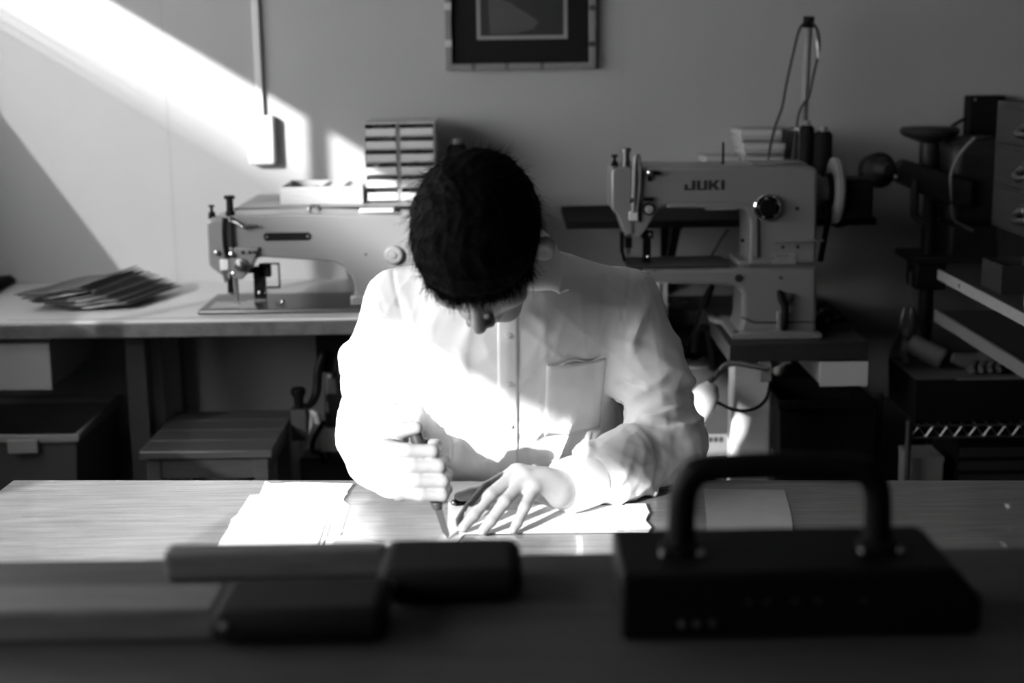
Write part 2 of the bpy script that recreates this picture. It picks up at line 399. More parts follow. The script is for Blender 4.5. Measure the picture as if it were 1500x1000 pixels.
MB().box(-.7125, -.7085, FY - .012, FY - .004, .915, 1.008).build('take_up_slot', 'black', t)
MB().tube([(-.715, FY - .004, .998), (-.695, FY - .012, .992), (-.680, FY - .016, .982), (-.665, FY - .014, .985), (-.642, FY - .012, .985)], [.006, .005, .005, .004, .003]).build('thread_guide', 'dsteel', t)
MB().ball((-.681, FY - .016, .983), .005).build('guide_knob', 'chrome', t)
MB().lathe((-.690, FY - .012, .885), (0, -1, 0), [(.018, 0), (.018, .006), (.009, .008), (.009, .018), (.006, .02)]).build('tension_dial', 'dsteel', t)
MB().lathe((-.713, FY - .01, .913), (0, -1, 0), [(.007, 0), (.007, .01), (.003, .012)]).build('screw', 'steel', t)
MB().lathe((-.752, FY - .006, .917), (0, -1, 0), [(.008, 0), (.006, .01), (.002, .011)]).build('screw', 'steel', t)
for x in (-.685, -.668, -.655): MB().lathe((x, FY - .012, .918), (0, -1, 0), [(.005, 0), (.004, .006)], 10).build('screw', 'chrome', t)
MB().box(-.745, -.723, FY - .016, FY - .008, .872, .900).build('finger_guard', 'label', t, bev=.002)
MB().prism([(-.741, .872), (-.728, .872), (-.726, .845), (-.736, .838)], 'y', FY - .012, FY - .004).build('guard_arm', 'dsteel', t)
MB().cyl((-.714, 3.65, .85), (-.714, 3.65, .80), .0055).cyl((-.714, 3.65, .80), (-.715, 3.65, .785), .004).cyl((-.715, 3.65, .785), (-.715, 3.65, BZ + .013), .0015, .0006).build('needle_bar', 'steel', t)
MB().cyl((-.728, 3.66, .856), (-.728, 3.66, .80), .005).box(-.737, -.726, 3.65, 3.668, .806, .842).build('presser_bar', 'black', t)
MB().prism([(-.735, .806), (-.727, .806), (-.718, .78), (-.708, .776), (-.708, .773), (-.724, .773), (-.730, .79)], 'y', 3.652, 3.664).build('presser_foot', 'steel', t)
MB().ball((-.712, FY - .008, .862), (.008, .006, .008)).build('needle_clamp', 'chrome', t)
MB().box(-.670, -.640, 3.655, 3.675, .79, .872).box(-.655, -.625, 3.655, 3.675, .845, .880).box(-.690, -.650, 3.66, 3.672, .855, .868).build('roller_bracket', 'black', t, bev=.002)
MB().box(-.624, -.602, 3.662, 3.668, .877, .881).box(-.606, -.602, 3.662, 3.668, .815, .881).box(-.638, -.602, 3.662, 3.668, .815, .819).build('edge_guide', 'black', t)
MB().box(-.642, -.640, 3.65, 3.67, .80, .82).ball((-.655, 3.652, .806), .006).build('guide_screw', 'chrome', t)
MB().cyl((-.67, 3.664, .782), (-.64, 3.664, .782), .009).build('roller', 'dsteel', t)
MB().cyl((-.60, 3.664, .775), (-.615, 3.664, .775), .004).ball((-.598, 3.664, .778), .006).build('thumb_screw', 'chrome', t)
MB().lathe((-.300, FY - .001, .905), (0, -1, 0), [(.024, 0), (.024, .012), (.02, .016), (.008, .016), (.008, .02)], 24).build('stitch_dial', 'grey', t, bev=.001)
MB().cyl((-.372, FY - .002, .906), (-.372, FY + .002, .906), .003, n=10).build('oil_hole', 'ink', t)
MB().tube([(-.524, 3.70, 1.012), (-.52, 3.70, 1.022), (-.50, 3.68, 1.024), (-.492, 3.68, 1.014)], .006).build('spool_lever', 'dsteel', t)
MB().box(-.39, -.30, 3.66, 3.70, 1.008, 1.018).build('top_cover', 'white', t, bev=.003)
MB().box(-.30, -.285, 3.665, 3.695, 1.009, 1.017).build('top_latch', 'black', t, bev=.002)
MB().box(-.416, -.36, FY - .004, BY, BZ + .012, .80).build('pillar_foot', 'machine', t, bev=.005)
MB().lathe((-.18, 3.69, .95), (1, 0, 0), [(.03, 0), (.03, .02), (.065, .025), (.068, .035), (.065, .05), (.02, .055)], 28).build('hand_wheel', 'black', t)
MB().ball((-.42, 3.93, BZ + .004), (.018, .013, .005)).build('hinge_cap', 'steel', t)
MB().ball((-.43, 3.87, BZ + .004), (.018, .013, .005)).build('hinge_cap', 'steel', t)

# ------------------------------------------------------------------ things on the raised shelf
SZ = 1.0125
t = thing('parts_tray', 'open blond-wood tray with small compartments on the raised shelf', 'tray', (-.5, 3.95, SZ))
MB().box(-.622, -.398, 3.85, 4.06, SZ, SZ + .006).build('tray_bottom', 'box_wood', t)
MB().box(-.622, -.398, 3.85, 3.856, SZ + .006, SZ + .047).build('tray_side', 'box_wood', t)
MB().box(-.622, -.398, 4.054, 4.06, SZ + .006, SZ + .047).build('tray_side', 'box_wood', t)
MB().box(-.622, -.616, 3.856, 4.054, SZ + .006, SZ + .047).build('tray_side', 'box_wood', t)
MB().box(-.404, -.398, 3.856, 4.054, SZ + .006, SZ + .047).build('tray_side', 'box_wood', t)
for x in (-.515, -.458): MB().box(x, x + .005, 3.856, 4.054, SZ + .006, SZ + .044).build('divider', 'box_wood', t)
for y in (3.92, 3.99): MB().box(-.51, -.404, y, y + .004, SZ + .006, SZ + .042).build('divider', 'box_wood', t)
for k, (x, y) in enumerate(((-.56, 4.0), (-.53, 3.96), (-.545, 4.03))):
    b = thing('thread_bobbin', 'small dark bobbin lying in the wide end of the blond-wood tray', 'bobbin', (x, y, SZ + .006), 'bobbins in the tray')
    MB().lathe((x, y, SZ + .0065), (0, 0, 1), [(.011, 0), (.011, .002), (.008, .003), (.008, .022), (.011, .023), (.011, .025)], 14).build('spool', 'black', b)
for side, (x0, x1) in enumerate(((-.392, -.301), (-.298, -.200))):
    t = thing('drawer_tower', ('tower of six clear plastic drawers standing beside the blond-wood tray', 'tower of six clear plastic drawers next to the black thread cone')[side], 'drawer unit', ((x0 + x1) / 2, 3.98, SZ))
    y0, y1 = 3.865, 4.10; h = .0345
    MB().box(x0, x1, y0 + .01, y1, SZ, SZ + .004).box(x0, x1, y0, y1, SZ + 6 * h + .004, SZ + 6 * h + .008)\
        .box(x0, x0 + .003, y0 + .006, y1, SZ, SZ + 6 * h + .004).box(x1 - .003, x1, y0 + .006, y1, SZ, SZ + 6 * h + .004).box(x0, x1, y1 - .003, y1, SZ, SZ + 6 * h + .004).build('casing', 'clear', t)
    for k in range(6):
        z = SZ + .004 + k * h
        if k: MB().box(x0 + .003, x1 - .003, y0 + .006, y1 - .004, z - .0012, z + .0006).build('rack', 'clear', t)
        dr = MB().box(x0 + .005, x1 - .005, y0 + .002, y0 + .005, z + .0012, z + h * .66).box(x0 + .005, x1 - .005, y0 + .005, y1 - .03, z + .0012, z + .0025)\
            .add([(x0 + .005, y0 + .002, z + .0012), (x1 - .005, y0 + .002, z + .0012), (x1 - .005, y0 - .010, z + .0045), (x0 + .005, y0 - .010, z + .0045), (x0 + .005, y0 - .010, z + .0065), (x1 - .005, y0 - .010, z + .0065), (x1 - .005, y0 + .002, z + .004), (x0 + .005, y0 + .002, z + .004)],
                 [(0, 1, 2, 3), (3, 2, 5, 4), (4, 5, 6, 7), (0, 3, 4, 7), (1, 6, 5, 2)]).build('drawer', 'label', t)
        rnd = random.Random(side * 10 + k)
        xa = x0 + .008 + rnd.random() * .03
        c = MB()
        while xa < x1 - .014:
            wd = .008 + rnd.random() * .018
            c.box(xa, min(xa + wd, x1 - .008), y0 + .008, y0 + .10, z + .003, z + h * (.74 + .18 * rnd.random())); xa += wd + .002
        c.build('drawer_contents', 'dgrey', dr)
t = thing('thread_cone', 'black cone of thread with pale tip standing on the shelf by the drawer towers', 'thread', (-.144, 3.93, SZ))
MB().lathe((-.144, 3.93, SZ), (0, 0, 1), [(.034, 0), (.036, .004), (.032, .012), (.028, .14), (.020, .152)], 22).build('thread', 'mblack', t)
MB().lathe((-.144, 3.93, SZ + .152), (0, 0, 1), [(.016, 0), (.015, .012), (.011, .013)], 18).build('cone_tip', 'lgrey', t)

# ------------------------------------------------------------------ leather pieces on the bench
rnd = random.Random(4)
def leather(name, label, cx, cy, w, d, z, yaw, lift, curl, material, group, skew=0.0):
    c, s_ = math.cos(yaw), math.sin(yaw); ph = rnd.random() * 6
    def fn(u, v):
        x = (u - .5) * w + skew * (v - .5); y = (v - .5) * d + .006 * math.sin(u * 7 + ph)
        zz = z + lift * u * (.55 + .45 * v) + curl * (math.sin(v * 3.0 + ph) * .3 + max(0, u - .6) ** 2 * 6 + max(0, v - .75) ** 2 * 5)
        zz += .0018 * math.sin(9 * u + 5 * v + ph)
        return (cx + c * x - s_ * y, cy + s_ * x + c * y, max(zz, z))
    o = MB().grid(fn, 12, 12).build(name, material, None, thick=.0028, off=1, angle=80)
    return tag(o, label, 'leather', group)
ORD = ['lowest','second lowest','third lowest','fourth lowest','fifth lowest','sixth lowest','middle','sixth from the top','fifth from the top','fourth from the top','third from the top','second from the top','topmost']
for k in range(13):
    z = BZ + .0035 + k * .0032
    m_ = 'leather2' if k in (1, 3, 6, 9) else 'leather'
    lab = ('pale suede-edged' if m_ == 'leather2' else 'dark') + ' leather piece, ' + ORD[k] + ' of the fanned pile on the bench'
    leather('leather_piece', lab, -1.052 - .0098 * k, 3.80 - .001 * k, .180, .27, z, R(-2), .010 + .0016 * k, .006, m_, 'leather pieces fanned on the bench', skew=.07)
for k in range(4):
    leather('leather_piece', 'black leather sheet, ' + ('bottom', 'second lowest', 'second from the top', 'topmost')[k] + ' of the low pile at the bench end', -1.56 - .004 * k, 3.98, .22, .34, BZ + .0035 + k * .0045, R(4), .002, .002, 'mblack', 'leather sheets at the bench end')

# ------------------------------------------------------------------ under the bench: stool, tub, motor
t = thing('wooden_stool', 'low square dark wooden stool standing under the sewing bench', 'stool', (-.76, 3.6, 0))
sx0, sx1, sy0, sy1, sz = -.930, -.598, 3.40, 3.80, .452
for k in range(4):
    a, b = sy0 + k * .1, sy0 + (k + 1) * .1
    MB().box(sx0, sx1, a + .0006, b - .0006, sz - .022, sz).build('seat_plank', 'mwood', t, bev=.004)
for x in (sx0 + .015, sx1 - .05):
    for y in (sy0 + .015, sy1 - .05): MB().box(x, x + .035, y, y + .035, 0, sz - .022).build('leg', 'mwood', t, bev=.002)
MB().box(sx0 + .05, sx1 - .05, sy0 + .02, sy0 + .036, sz - .075, sz - .022).build('apron', 'mwood', t)
MB().box(sx0 + .05, sx1 - .05, sy1 - .036, sy1 - .02, sz - .075, sz - .022).build('apron', 'mwood', t)
MB().box(sx0 + .02, sx0 + .036, sy0 + .05, sy1 - .05, sz - .075, sz - .022).build('apron', 'mwood', t)
MB().box(sx1 - .036, sx1 - .02, sy0 + .05, sy1 - .05, sz - .075, sz - .022).build('apron', 'mwood', t)

t = thing('storage_tub', 'open grey plastic tub with lipped rim and side clip under the bench', 'storage tub', (-1.35, 3.8, 0))
def tub(x0, x1, y0, y1, z0, z1, wall, ins):
    o = [(x0 + ins, y0 + ins), (x1 - ins, y0 + ins), (x1 - ins, y1 - ins), (x0 + ins, y1 - ins)]; O = [(x0, y0), (x1, y0), (x1, y1), (x0, y1)]
    i_ = [(x0 + wall, y0 + wall), (x1 - wall, y0 + wall), (x1 - wall, y1 - wall), (x0 + wall, y1 - wall)]; I = [(a, b) for a, b in ((x0 + ins + wall, y0 + ins + wall), (x1 - ins - wall, y0 + ins + wall), (x1 - ins - wall, y1 - ins - wall), (x0 + ins + wall, y1 - ins - wall))]
    v = [(a, b, z0) for a, b in o] + [(a, b, z1) for a, b in O] + [(a, b, z1) for a, b in i_] + [(a, b, z0 + .006) for a, b in I]
    f = [(3, 2, 1, 0), (12, 13, 14, 15)]
    for k in range(4):
        q = (k + 1) % 4
        f += [(k, q, q + 4, k + 4), (k + 4, q + 4, q + 8, k + 8), (k + 8, q + 8, q + 12, k + 12)]
    return MB().add(v, f)
tub(-1.52, -1.145, 3.60, 4.02, 0, .445, .004, .03).build('tub_body', 'tub', t, bev=.004)
MB().box(-1.53, -1.135, 3.59, 3.606, .425, .447).box(-1.53, -1.135, 4.014, 4.03, .425, .447).box(-1.53, -1.514, 3.606, 4.014, .425, .447).box(-1.151, -1.135, 3.606, 4.014, .425, .447).build('rim', 'lgrey', t, bev=.004)
MB().box(-1.32, -1.24, 3.578, 3.59, .40, .437).build('clip', 'lgrey', t, bev=.003)
t = thing('tool_handle', 'black stick leaning in the open grey tub', 'stick', (-1.45, 3.8, .01))
MB().tube([(-1.38, 3.80, .012), (-1.44, 3.76, .30), (-1.50, 3.72, .49)], [.012, .014, .010]).build('shaft', 'mblack', t)
MB().ball((-1.503, 3.718, .497), .013).build('knob', 'mblack', t)

t = thing('machine_motor', 'dark motor box with white rating label and knee lever under the flatbed machine', 'motor', (-.45, 3.85, 0))
MB().box(-.52, -.20, 3.80, 3.98, .30, .708).build('motor_case', 'dgrey', t, bev=.012, seg=3)
MB().box(-.53, -.20, 3.786, 3.80, .335, .40).build('rating_label', 'label', t)
MB().box(-.468, -.455, 3.7852, 3.786, .378, .392).box(-.468, -.457, 3.7852, 3.786, .350, .358).build('label_print', 'ink', t)
for x in (-.505, -.475, -.445): MB().box(x, x + .014, 3.785, 3.80, .545, .565).build('terminal', 'lgrey', t)
MB().box(-.53, -.20, 3.76, 3.80, .566, .70).build('bracket', 'mblack', t)
MB().tube([(-.505, 3.74, .63), (-.522, 3.73, .58), (-.528, 3.72, .52), (-.545, 3.70, .49), (-.57, 3.69, .49)], [.010, .012, .012, .010, .008]).build('knee_lever', 'black', t)
MB().lathe((-.572, 3.69, .485), (0, 0, 1), [(.012, 0), (.014, .03), (.02, .04), (.02, .05), (.016, .055)], 16).build('lever_knob', 'black', t)
MB().box(-.592, -.552, 3.67, 3.71, .40, .485).build('lever_mount', 'dgrey', t)
MB().tube([(-.545, 3.69, .475), (-.558, 3.68, .43), (-.570, 3.68, .375), (-.565, 3.68, .368), (-.555, 3.68, .40), (-.540, 3.685, .445), (-.543, 3.69, .475)], .005).build('tie_cord', 'lgrey', t)
MB().tube([(-.545, 3.69, .476), (-.528, 3.688, .465), (-.522, 3.688, .443)], [.006, .011, .009]).build('cord_knot', 'lgrey', t)
MB().tube([(-.52, 3.79, .42), (-.545, 3.76, .38), (-.55, 3.76, .345), (-.53, 3.78, .33), (-.525, 3.79, .30)], .007).build('motor_cable', 'black', t)
MB().box(-.60, -.20, 3.84, 3.94, 0, .30).build('motor_stand', 'dgrey', t, bev=.004)
# ------------------------------------------------------------------ stand of the cylinder-arm machine
JZ = .70
t = thing('machine_stand', 'dark-edged notched table on white sheet-metal leg carrying the cream sewing machine', 'machine stand', (.7, 3.7, 0))
MB().prism([(.533, 3.41), (.877, 3.425), (.877, 4.12), (.36, 4.12), (.36, 3.905), (.50, 3.90), (.535, 3.86)], 'z', JZ - .046, JZ).build('table_top', 'dgrey', t, bev=.003)
MB().box(.545, .642, 3.43, 3.50, 0, JZ - .046).build('column', 'white', t, bev=.006)
MB().box(.57, .61, 3.50, 3.79, .05, .10).build('foot_rail', 'dgrey', t)
MB().box(.47, .70, 3.35, 3.60, 0, .02).build('foot_plate', 'dgrey', t)
MB().box(.80, .86, 3.98, 4.06, 0, JZ - .046).build('rear_leg', 'black', t)
MB().box(.40, .46, 3.98, 4.06, 0, JZ - .046).build('rear_leg', 'black', t)
for x, y in ((.475, 4.05), (.50, 4.0), (.44, 3.96)): MB().ball((x, y, JZ + .002), (.010, .008, .003)).build('screw_head', 'steel', t)
t = thing('parts_box', 'small white metal box hanging under the dark table of the cream machine', 'box', (.82, 3.6, .59))
MB().box(.759, .877, 3.416, 3.421, .590, .652).build('box_front', 'white', t, bev=.001)
MB().box(.762, .874, 3.421, 3.78, .592, .648).build('box_body', 'white', t)
t = thing('screw_tray', 'shallow black tray of oddments beside the cream sewing machine', 'tray', (.82, 3.68, JZ))
tub(.782, .868, 3.56, 3.86, JZ + .0005, JZ + .022, .003, .002).build('tray_body', 'mblack', t)
rnd = random.Random(8)
for k in range(5):
    x, y = .80 + rnd.random() * .05, 3.60 + k * .05
    o = MB().tube([(x, y, JZ + .016), (x + .012, y + .02, JZ + .018)], .005, 6).ball((x, y, JZ + .018), .008).build('machine_screw', 'dsteel')
    tag(o, 'loose dark screw lying in the shallow black tray', 'screw', 'oddments in the tray')

# ------------------------------------------------------------------ cream cylinder-arm sewing machine
t = thing('sewing_machine', 'cream cylinder-arm sewing machine with black maker lettering and big hand wheel', 'sewing machine', (.65, 3.58, JZ))
fy, by = 3.50, 3.66
MB().prism([(.300, 1.131), (.735, 1.127), (.752, 1.121), (.757, 1.108), (.760, .882), (.592, .882), (.591, .985), (.588, 1.003), (.580, 1.018), (.565, 1.026), (.383, 1.029), (.362, 1.023), (.350, 1.005), (.333, .977), (.318, .961), (.300, .965)], 'y', fy, by).build('upper_body', 'juki', t, bev=.009, seg=3)
MB().prism([(.395, 1.041), (.575, 1.039), (.598, 1.030), (.612, 1.005), (.615, .90), (.592, .90), (.591, .985), (.588, 1.003), (.580, 1.018), (.565, 1.026), (.383, 1.029)], 'y', fy - .010, fy + .02).build('arm_swell', 'juki', t, bev=.007, seg=3)
MB().prism([(.250, 1.026), (.2495, 1.118), (.256, 1.128), (.300, 1.131), (.301, .962), (.283, .962), (.276, .98), (.268, 1.007)], 'y', fy - .004, by - .02).build('face_plate', 'juki', t, bev=.005, seg=3)
MB().prism([(.318, 1.03), (.372, 1.035), (.352, 1.005), (.335, .975), (.319, .955), (.306, .965), (.306, 1.03)], 'y', fy - .006, fy + .05).build('needle_housing', 'juki', t, bev=.003)
low = [(.322, .878), (.571, .878), (.762, .878), (.767, .706), (.568, .706), (.577, .742), (.577, .808), (.571, .820), (.560, .827), (.530, .832), (.334, .842), (.322, .848)]
MB().prism(low, 'y', fy, by).build('lower_body', 'juki', t, bev=.012, seg=4)
MB().prism([(.548, .7005), (.768, .7005), (.772, .705), (.772, .712), (.768, .716), (.552, .716), (.546, .712)], 'y', fy - .035, by + .04).build('base_plate', 'juki', t, bev=.005, seg=3)
MB().add([(.525, 3.70, .7005), (.575, 3.70, .7005), (.592, 3.60, .7005), (.57, 3.60, .7005), (.525, 3.73, .7005), (.58, 3.73, .7005), (.525, 3.70, .715), (.575, 3.70, .715), (.592, 3.60, .715), (.57, 3.60, .715), (.525, 3.73, .715), (.58, 3.73, .715)],
         [(4, 5, 1, 0), (0, 1, 2, 3), (6, 7, 11, 10), (9, 8, 7, 6), (0, 3, 9, 6), (3, 2, 8, 9), (2, 1, 7, 8), (1, 5, 11, 7), (5, 4, 10, 11), (4, 0, 6, 10)]).build('base_foot', 'juki', t, bev=.004)
for x, y in ((.545, 3.715), (.56, 3.49), (.76, 3.49)): MB().cyl((x, y, .714), (x, y, .718), .007, n=12).build('bolt', 'black', t)
MB().tube([(.574, fy - .0005, .752), (.60, fy - .0015, .742), (.62, fy - .0015, .737), (.765, fy - .0015, .737)], .0014, 6).build('base_seam', 'black', t)
MB().box(.590, .763, fy - .001, by, .8795, .8815).build('body_joint', 'grey', t)
MB().box(.566, .60, fy + .01, by, .878, .893).build('joint_lip', 'juki', t, bev=.004)
# lettering
def letters(x, z, h, y):
    w = .0078
    def B(*q): return [(x + a * .0105, z + b * h) for a, b in q]
    specs = [B((0, 0), (2.6, 0), (2.6, 1), (1.75, 1), (1.75, .18), (.85, .18), (.85, .6), (0, .6)),
             B((2.95, 0), (5.35, 0), (5.35, 1), (4.55, 1), (4.55, .18), (3.75, .18), (3.75, 1), (2.95, 1)),
             B((5.65, 0), (6.4, 0), (6.4, .33), (6.75, .33), (7.3, 0), (8.35, 0), (7.4, .55), (8.3, 1), (7.3, 1), (6.75, .68), (6.4, .68), (6.4, 1), (5.65, 1)),
             B((8.6, 0), (9.45, 0), (9.45, 1), (8.6, 1))]
    for s_ in specs: MB().prism(s_, 'y', y - .0008, y + .001).build('letter', 'ink', t, smooth=False)
letters(.429, 1.071, .024, fy)
MB().lathe((.631, fy - .010, 1.027), (0, -1, 0), [(.033, 0), (.033, .006), (.030, .009)], 32).build('dial_ring', 'chrome', t)
dl = MB().lathe((.631, fy - .018, 1.027), (0, -1, 0), [(.0285, 0), (.0285, .004), (.022, .006), (.021, .014), (.019, .016)], 32).build('stitch_dial', 'black', t)
for k in range(5):
    a = k * 1.2566 + .5; MB().box(.631 + .024 * math.cos(a) - .003, .631 + .024 * math.cos(a) + .003, fy - .0245, fy - .022, 1.027 + .024 * math.sin(a) - .003, 1.027 + .024 * math.sin(a) + .003).build('dial_mark', 'lgrey', dl)
for x, z in ((.708, 1.022), (.675, .927), (.712, .927), (.672, .850), (.575, .945)): MB().cyl((x, fy - .002, z), (x, fy + .002, z), .0045, n=12).build('screw', 'ink', t)
MB().cyl((.567, fy - .003, .851), (.567, fy + .002, .851), .010).build('plug', 'ink', t)
MB().box(.655, .775, fy - .012, fy + .02, .9405, .944).build('ledge', 'juki', t, bev=.001)
pl = MB().box(.647, .709, fy - .0015, fy + .001, .884, .912).build('rating_plate', 'lgrey', t, bev=.0005)
for x in (.651, .705): MB().cyl((x, fy - .003, .899), (x, fy, .899), .002, n=8).build('rivet', 'ink', pl)
text_part('model_print', 'DSU-143', .008, (.674, fy - .0016, .905), 'ink', pl)
MB().box(.667, .690, fy - .0018, fy - .0014, .8965, .8975).box(.662, .682, fy - .0018, fy - .0014, .8915, .8925).build('small_print', 'midink', pl)
# lever at the base
MB().box(.664, .690, fy - .006, fy + .002, .708, .765).build('lever_plate', 'juki', t, bev=.002)
MB().tube([(.667, fy - .006, .818), (.672, fy - .016, .800), (.680, fy - .022, .780), (.678, fy - .024, .735), (.677, fy - .022, .722)], [.006, .010, .0095, .0085, .007]).build('lever', 'black', t)
MB().prism([(.664, .80), (.70, .812), (.696, .795), (.684, .785), (.668, .79)], 'y', fy - .016, fy - .002).build('lever_cam', 'dsteel', t, bev=.002)
# head details
MB().cyl((.262, 3.56, 1.128), (.262, 3.56, 1.140), .010, .006).cyl((.262, 3.56, 1.14), (.262, 3.56, 1.150), .004).cyl((.262, 3.56, 1.150), (.262, 3.56, 1.156), .008).build('oil_cap', 'black', t)
MB().cyl((.288, 3.54, 1.130), (.288, 3.54, 1.142), .011).cyl((.288, 3.54, 1.142), (.288, 3.54, 1.165), .009).cyl((.288, 3.54, 1.165), (.288, 3.54, 1.173), .013).build('pressure_screw', 'dsteel', t)
MB().tube([(.303, fy - .012, 1.02), (.304, fy - .013, 1.08), (.306, fy - .013, 1.14), (.311, fy - .012, 1.158), (.317, fy - .010, 1.14), (.318, fy - .008, 1.08), (.310, fy - .010, 1.02)], .0062).build('take_up_guard', 'juki', t)
MB().box(.299, .3025, fy - .008, fy, .962, 1.129).build('face_gap', 'midink', t)
MB().ball((.342, fy - .014, 1.117), .009).build('thread_ball', 'chrome', t)
MB().box(.338, .346, fy - .010, fy, 1.095, 1.112).tube([(.345, fy - .012, 1.117), (.368, fy - .010, 1.114)], .004).build('thread_guide', 'black', t)
MB().box(.327, .352, fy - .014, fy - .004, 1.046, 1.056).build('thread_guide', 'black', t, bev=.002)
td = MB().lathe((.341, fy - .006, 1.027), (0, -1, 0), [(.0155, 0), (.0155, .005), (.010, .007), (.010, .014)], 26).build('tension_discs', 'black', t)
MB().lathe((.341, fy - .014, 1.027), (0, -1, 0), [(.0105, 0), (.0105, .008), (.004, .010)], 22).build('tension_knob', 'lgrey', td)
MB().box(.318, .3215, fy - .012, fy - .004, .995, 1.045).build('check_spring', 'black', t)
MB().box(.292, .314, fy - .016, fy - .006, 1.000, 1.022).build('finger_guard', 'white', t, bev=.002)
MB().lathe((.2965, fy - .008, 1.05), (0, -1, 0), [(.007, 0), (.006, .012), (.002, .013)], 12).build('screw', 'dsteel', t)
MB().cyl((.296, 3.55, .965), (.296, 3.55, .91), .0055).cyl((.296, 3.55, .91), (.296, 3.55, .886), .002, .001).build('needle_bar', 'dsteel', t)
MB().box(.275, .284, 3.535, 3.56, .915, .962).box(.288, .304, 3.535, 3.56, .925, .95).prism([(.276, .915), (.284, .915), (.291, .892), (.283, .889)], 'y', 3.54, 3.556).build('presser_foot', 'black', t)
MB().box(.334, .354, 3.56, 3.575, .884, .945).box(.33, .36, 3.56, 3.575, .945, .965).build('roller_bracket', 'black', t, bev=.002)
MB().ball((.346, 3.556, .90), .005).build('guide_screw', 'chrome', t)
MB().ball((.350, 3.556, .955), .006).build('guide_screw', 'chrome', t)
MB().box(.290, .545, fy - .002, by, .8785, .884).build('arm_plate', 'dsteel', t)
MB().box(.300, .326, fy + .005, by - .02, .855, .878).build('hook_cover', 'dsteel', t, bev=.002)
for x in (.333, .341, .357): MB().cyl((x, fy - .002, .866 + (.006 if x > .35 else 0)), (x, fy + .002, .866 + (.006 if x > .35 else 0)), .002, n=8).build('screw', 'ink', t)
MB().cyl((.532, 3.56, 1.127), (.532, 3.56, 1.183), .003, n=8).build('spool_pin', 'black', t)
MB().box(.60, .735, 3.53, 3.63, 1.127, 1.132).build('top_cover', 'juki', t, bev=.002)
# hand wheel and motor housing
MB().lathe((.757, 3.58, 1.057), (1, 0, 0), [(.040, 0), (.040, .022), (.034, .026), (.034, .04)], 28).build('wheel_hub', 'juki', t)
MB().lathe((.795, 3.58, 1.057), (1, 0, 0), [(.045, 0), (.045, .012)], 24).build('belt_pulley', 'black', t)
MB().lathe((.807, 3.58, 1.057), (1, 0, 0), [(.070, 0), (.083, .003), (.084, .014), (.078, .022), (.05, .024)], 36).build('hand_wheel', 'juki', t)
MB().box(.832, .905, 3.53, 3.65, .985, 1.088).build('drive_housing', 'black', t, bev=.012, seg=3)
MB().prism([(.80, 1.02), (.812, 1.02), (.79, .88), (.778, .88)], 'y', 3.56, 3.575).build('drive_belt', 'black', t)
MB().tube([(.815, 3.62, .975), (.84, 3.62, .965), (.87, 3.62, .975)], .008).build('housing_bracket', 'black', t)
o = tag(MB().tube([(.60, 3.90, .92), (.575, 3.86, .90), (.548, 3.80, .875), (.52, 3.78, .84)], .003, 6).build('hanging_wire', 'rubber'), 'thin dark wire hanging behind the cream machine arm', 'wire')

# ------------------------------------------------------------------ thread stand, cones and cases behind it
t = thing('thread_stand', 'tall grey thread-stand pole with black cap and drooping cords', 'thread stand', (.79, 3.93, JZ))
MB().cyl((.795, 3.93, JZ), (.812, 3.93, 1.47), .0105).build('pole', 'dullwhite', t)
MB().cyl((.812, 3.93, 1.462), (.813, 3.93, 1.492), .015).build('cap', 'mblack', t)
MB().tube([(.808, 3.92, 1.478), (.785, 3.91, 1.46), (.768, 3.91, 1.39), (.752, 3.91, 1.31), (.742, 3.91, 1.25), (.722, 3.91, 1.19), (.706, 3.91, 1.10), (.70, 3.91, 1.02), (.70, 3.91, .969)], .0036).build('cord', 'rubber', t)
MB().tube([(.818, 3.92, 1.478), (.835, 3.91, 1.45), (.838, 3.91, 1.40), (.826, 3.91, 1.34), (.815, 3.91, 1.28), (.800, 3.91, 1.26), (.788, 3.91, 1.23), (.780, 3.91, 1.16), (.772, 3.91, 1.05), (.765, 3.91, .969)], .0036).build('cord', 'rubber', t)
MB().tube([(.826, 3.92, 1.46), (.833, 3.91, 1.42), (.838, 3.91, 1.38)], .005).build('thread_eyelet', 'steel', t)
MB().lathe((.80, 3.93, 1.19), (0, 0, 1), [(.03, 0), (.03, .006), (.012, .010)], 18).build('spool_collar', 'dsteel', t)
for k, (x, y, r, h, lab) in enumerate(((.802, 3.86, .020, .118, 'slim black thread cone beside the stand pole'), (.843, 3.85, .026, .102, 'fat black thread spool beside the stand pole'))):
    z = JZ if False else .967
    o = thing('thread_cone', lab, 'thread', (x, y, z))
    MB().lathe((x, y, z), (0, 0, 1), [(r * .9, 0), (r, .006), (r * 1.02, h * .5 + .05), (r * .98, h + .11), (r * .7, h + .12)], 22).build('thread', 'mblack', o)
    MB().cyl((x, y, z + h + .12), (x, y, z + h + .132), r * .45, n=12).build('core', 'grey', o)
for k in range(6):
    z = .9665 + k * .0372
    dx = (.0, .004, -.003, .003, .006, -.004)[k]
    o = thing('plastic_case', 'clear plastic case, ' + ('bottom', 'second lowest', 'third lowest', 'third from the top', 'second from the top', 'topmost')[k] + ' of the tall stack on the black shelf', 'case', (.70 + dx, 4.06, z), 'cases stacked on the black shelf')
    MB().box(.645 + dx, .758 + dx, 3.97, 4.14, z, z + .016).build('case_bottom', 'clear', o, bev=.002)
    MB().box(.643 + dx, .760 + dx, 3.968, 4.142, z + .017, z + .036).build('case_lid', 'clear', o, bev=.002)
    MB().box(.652 + dx, .752 + dx, 3.966, 3.968, z + .004, z + .010).build('case_label', 'midink', o)
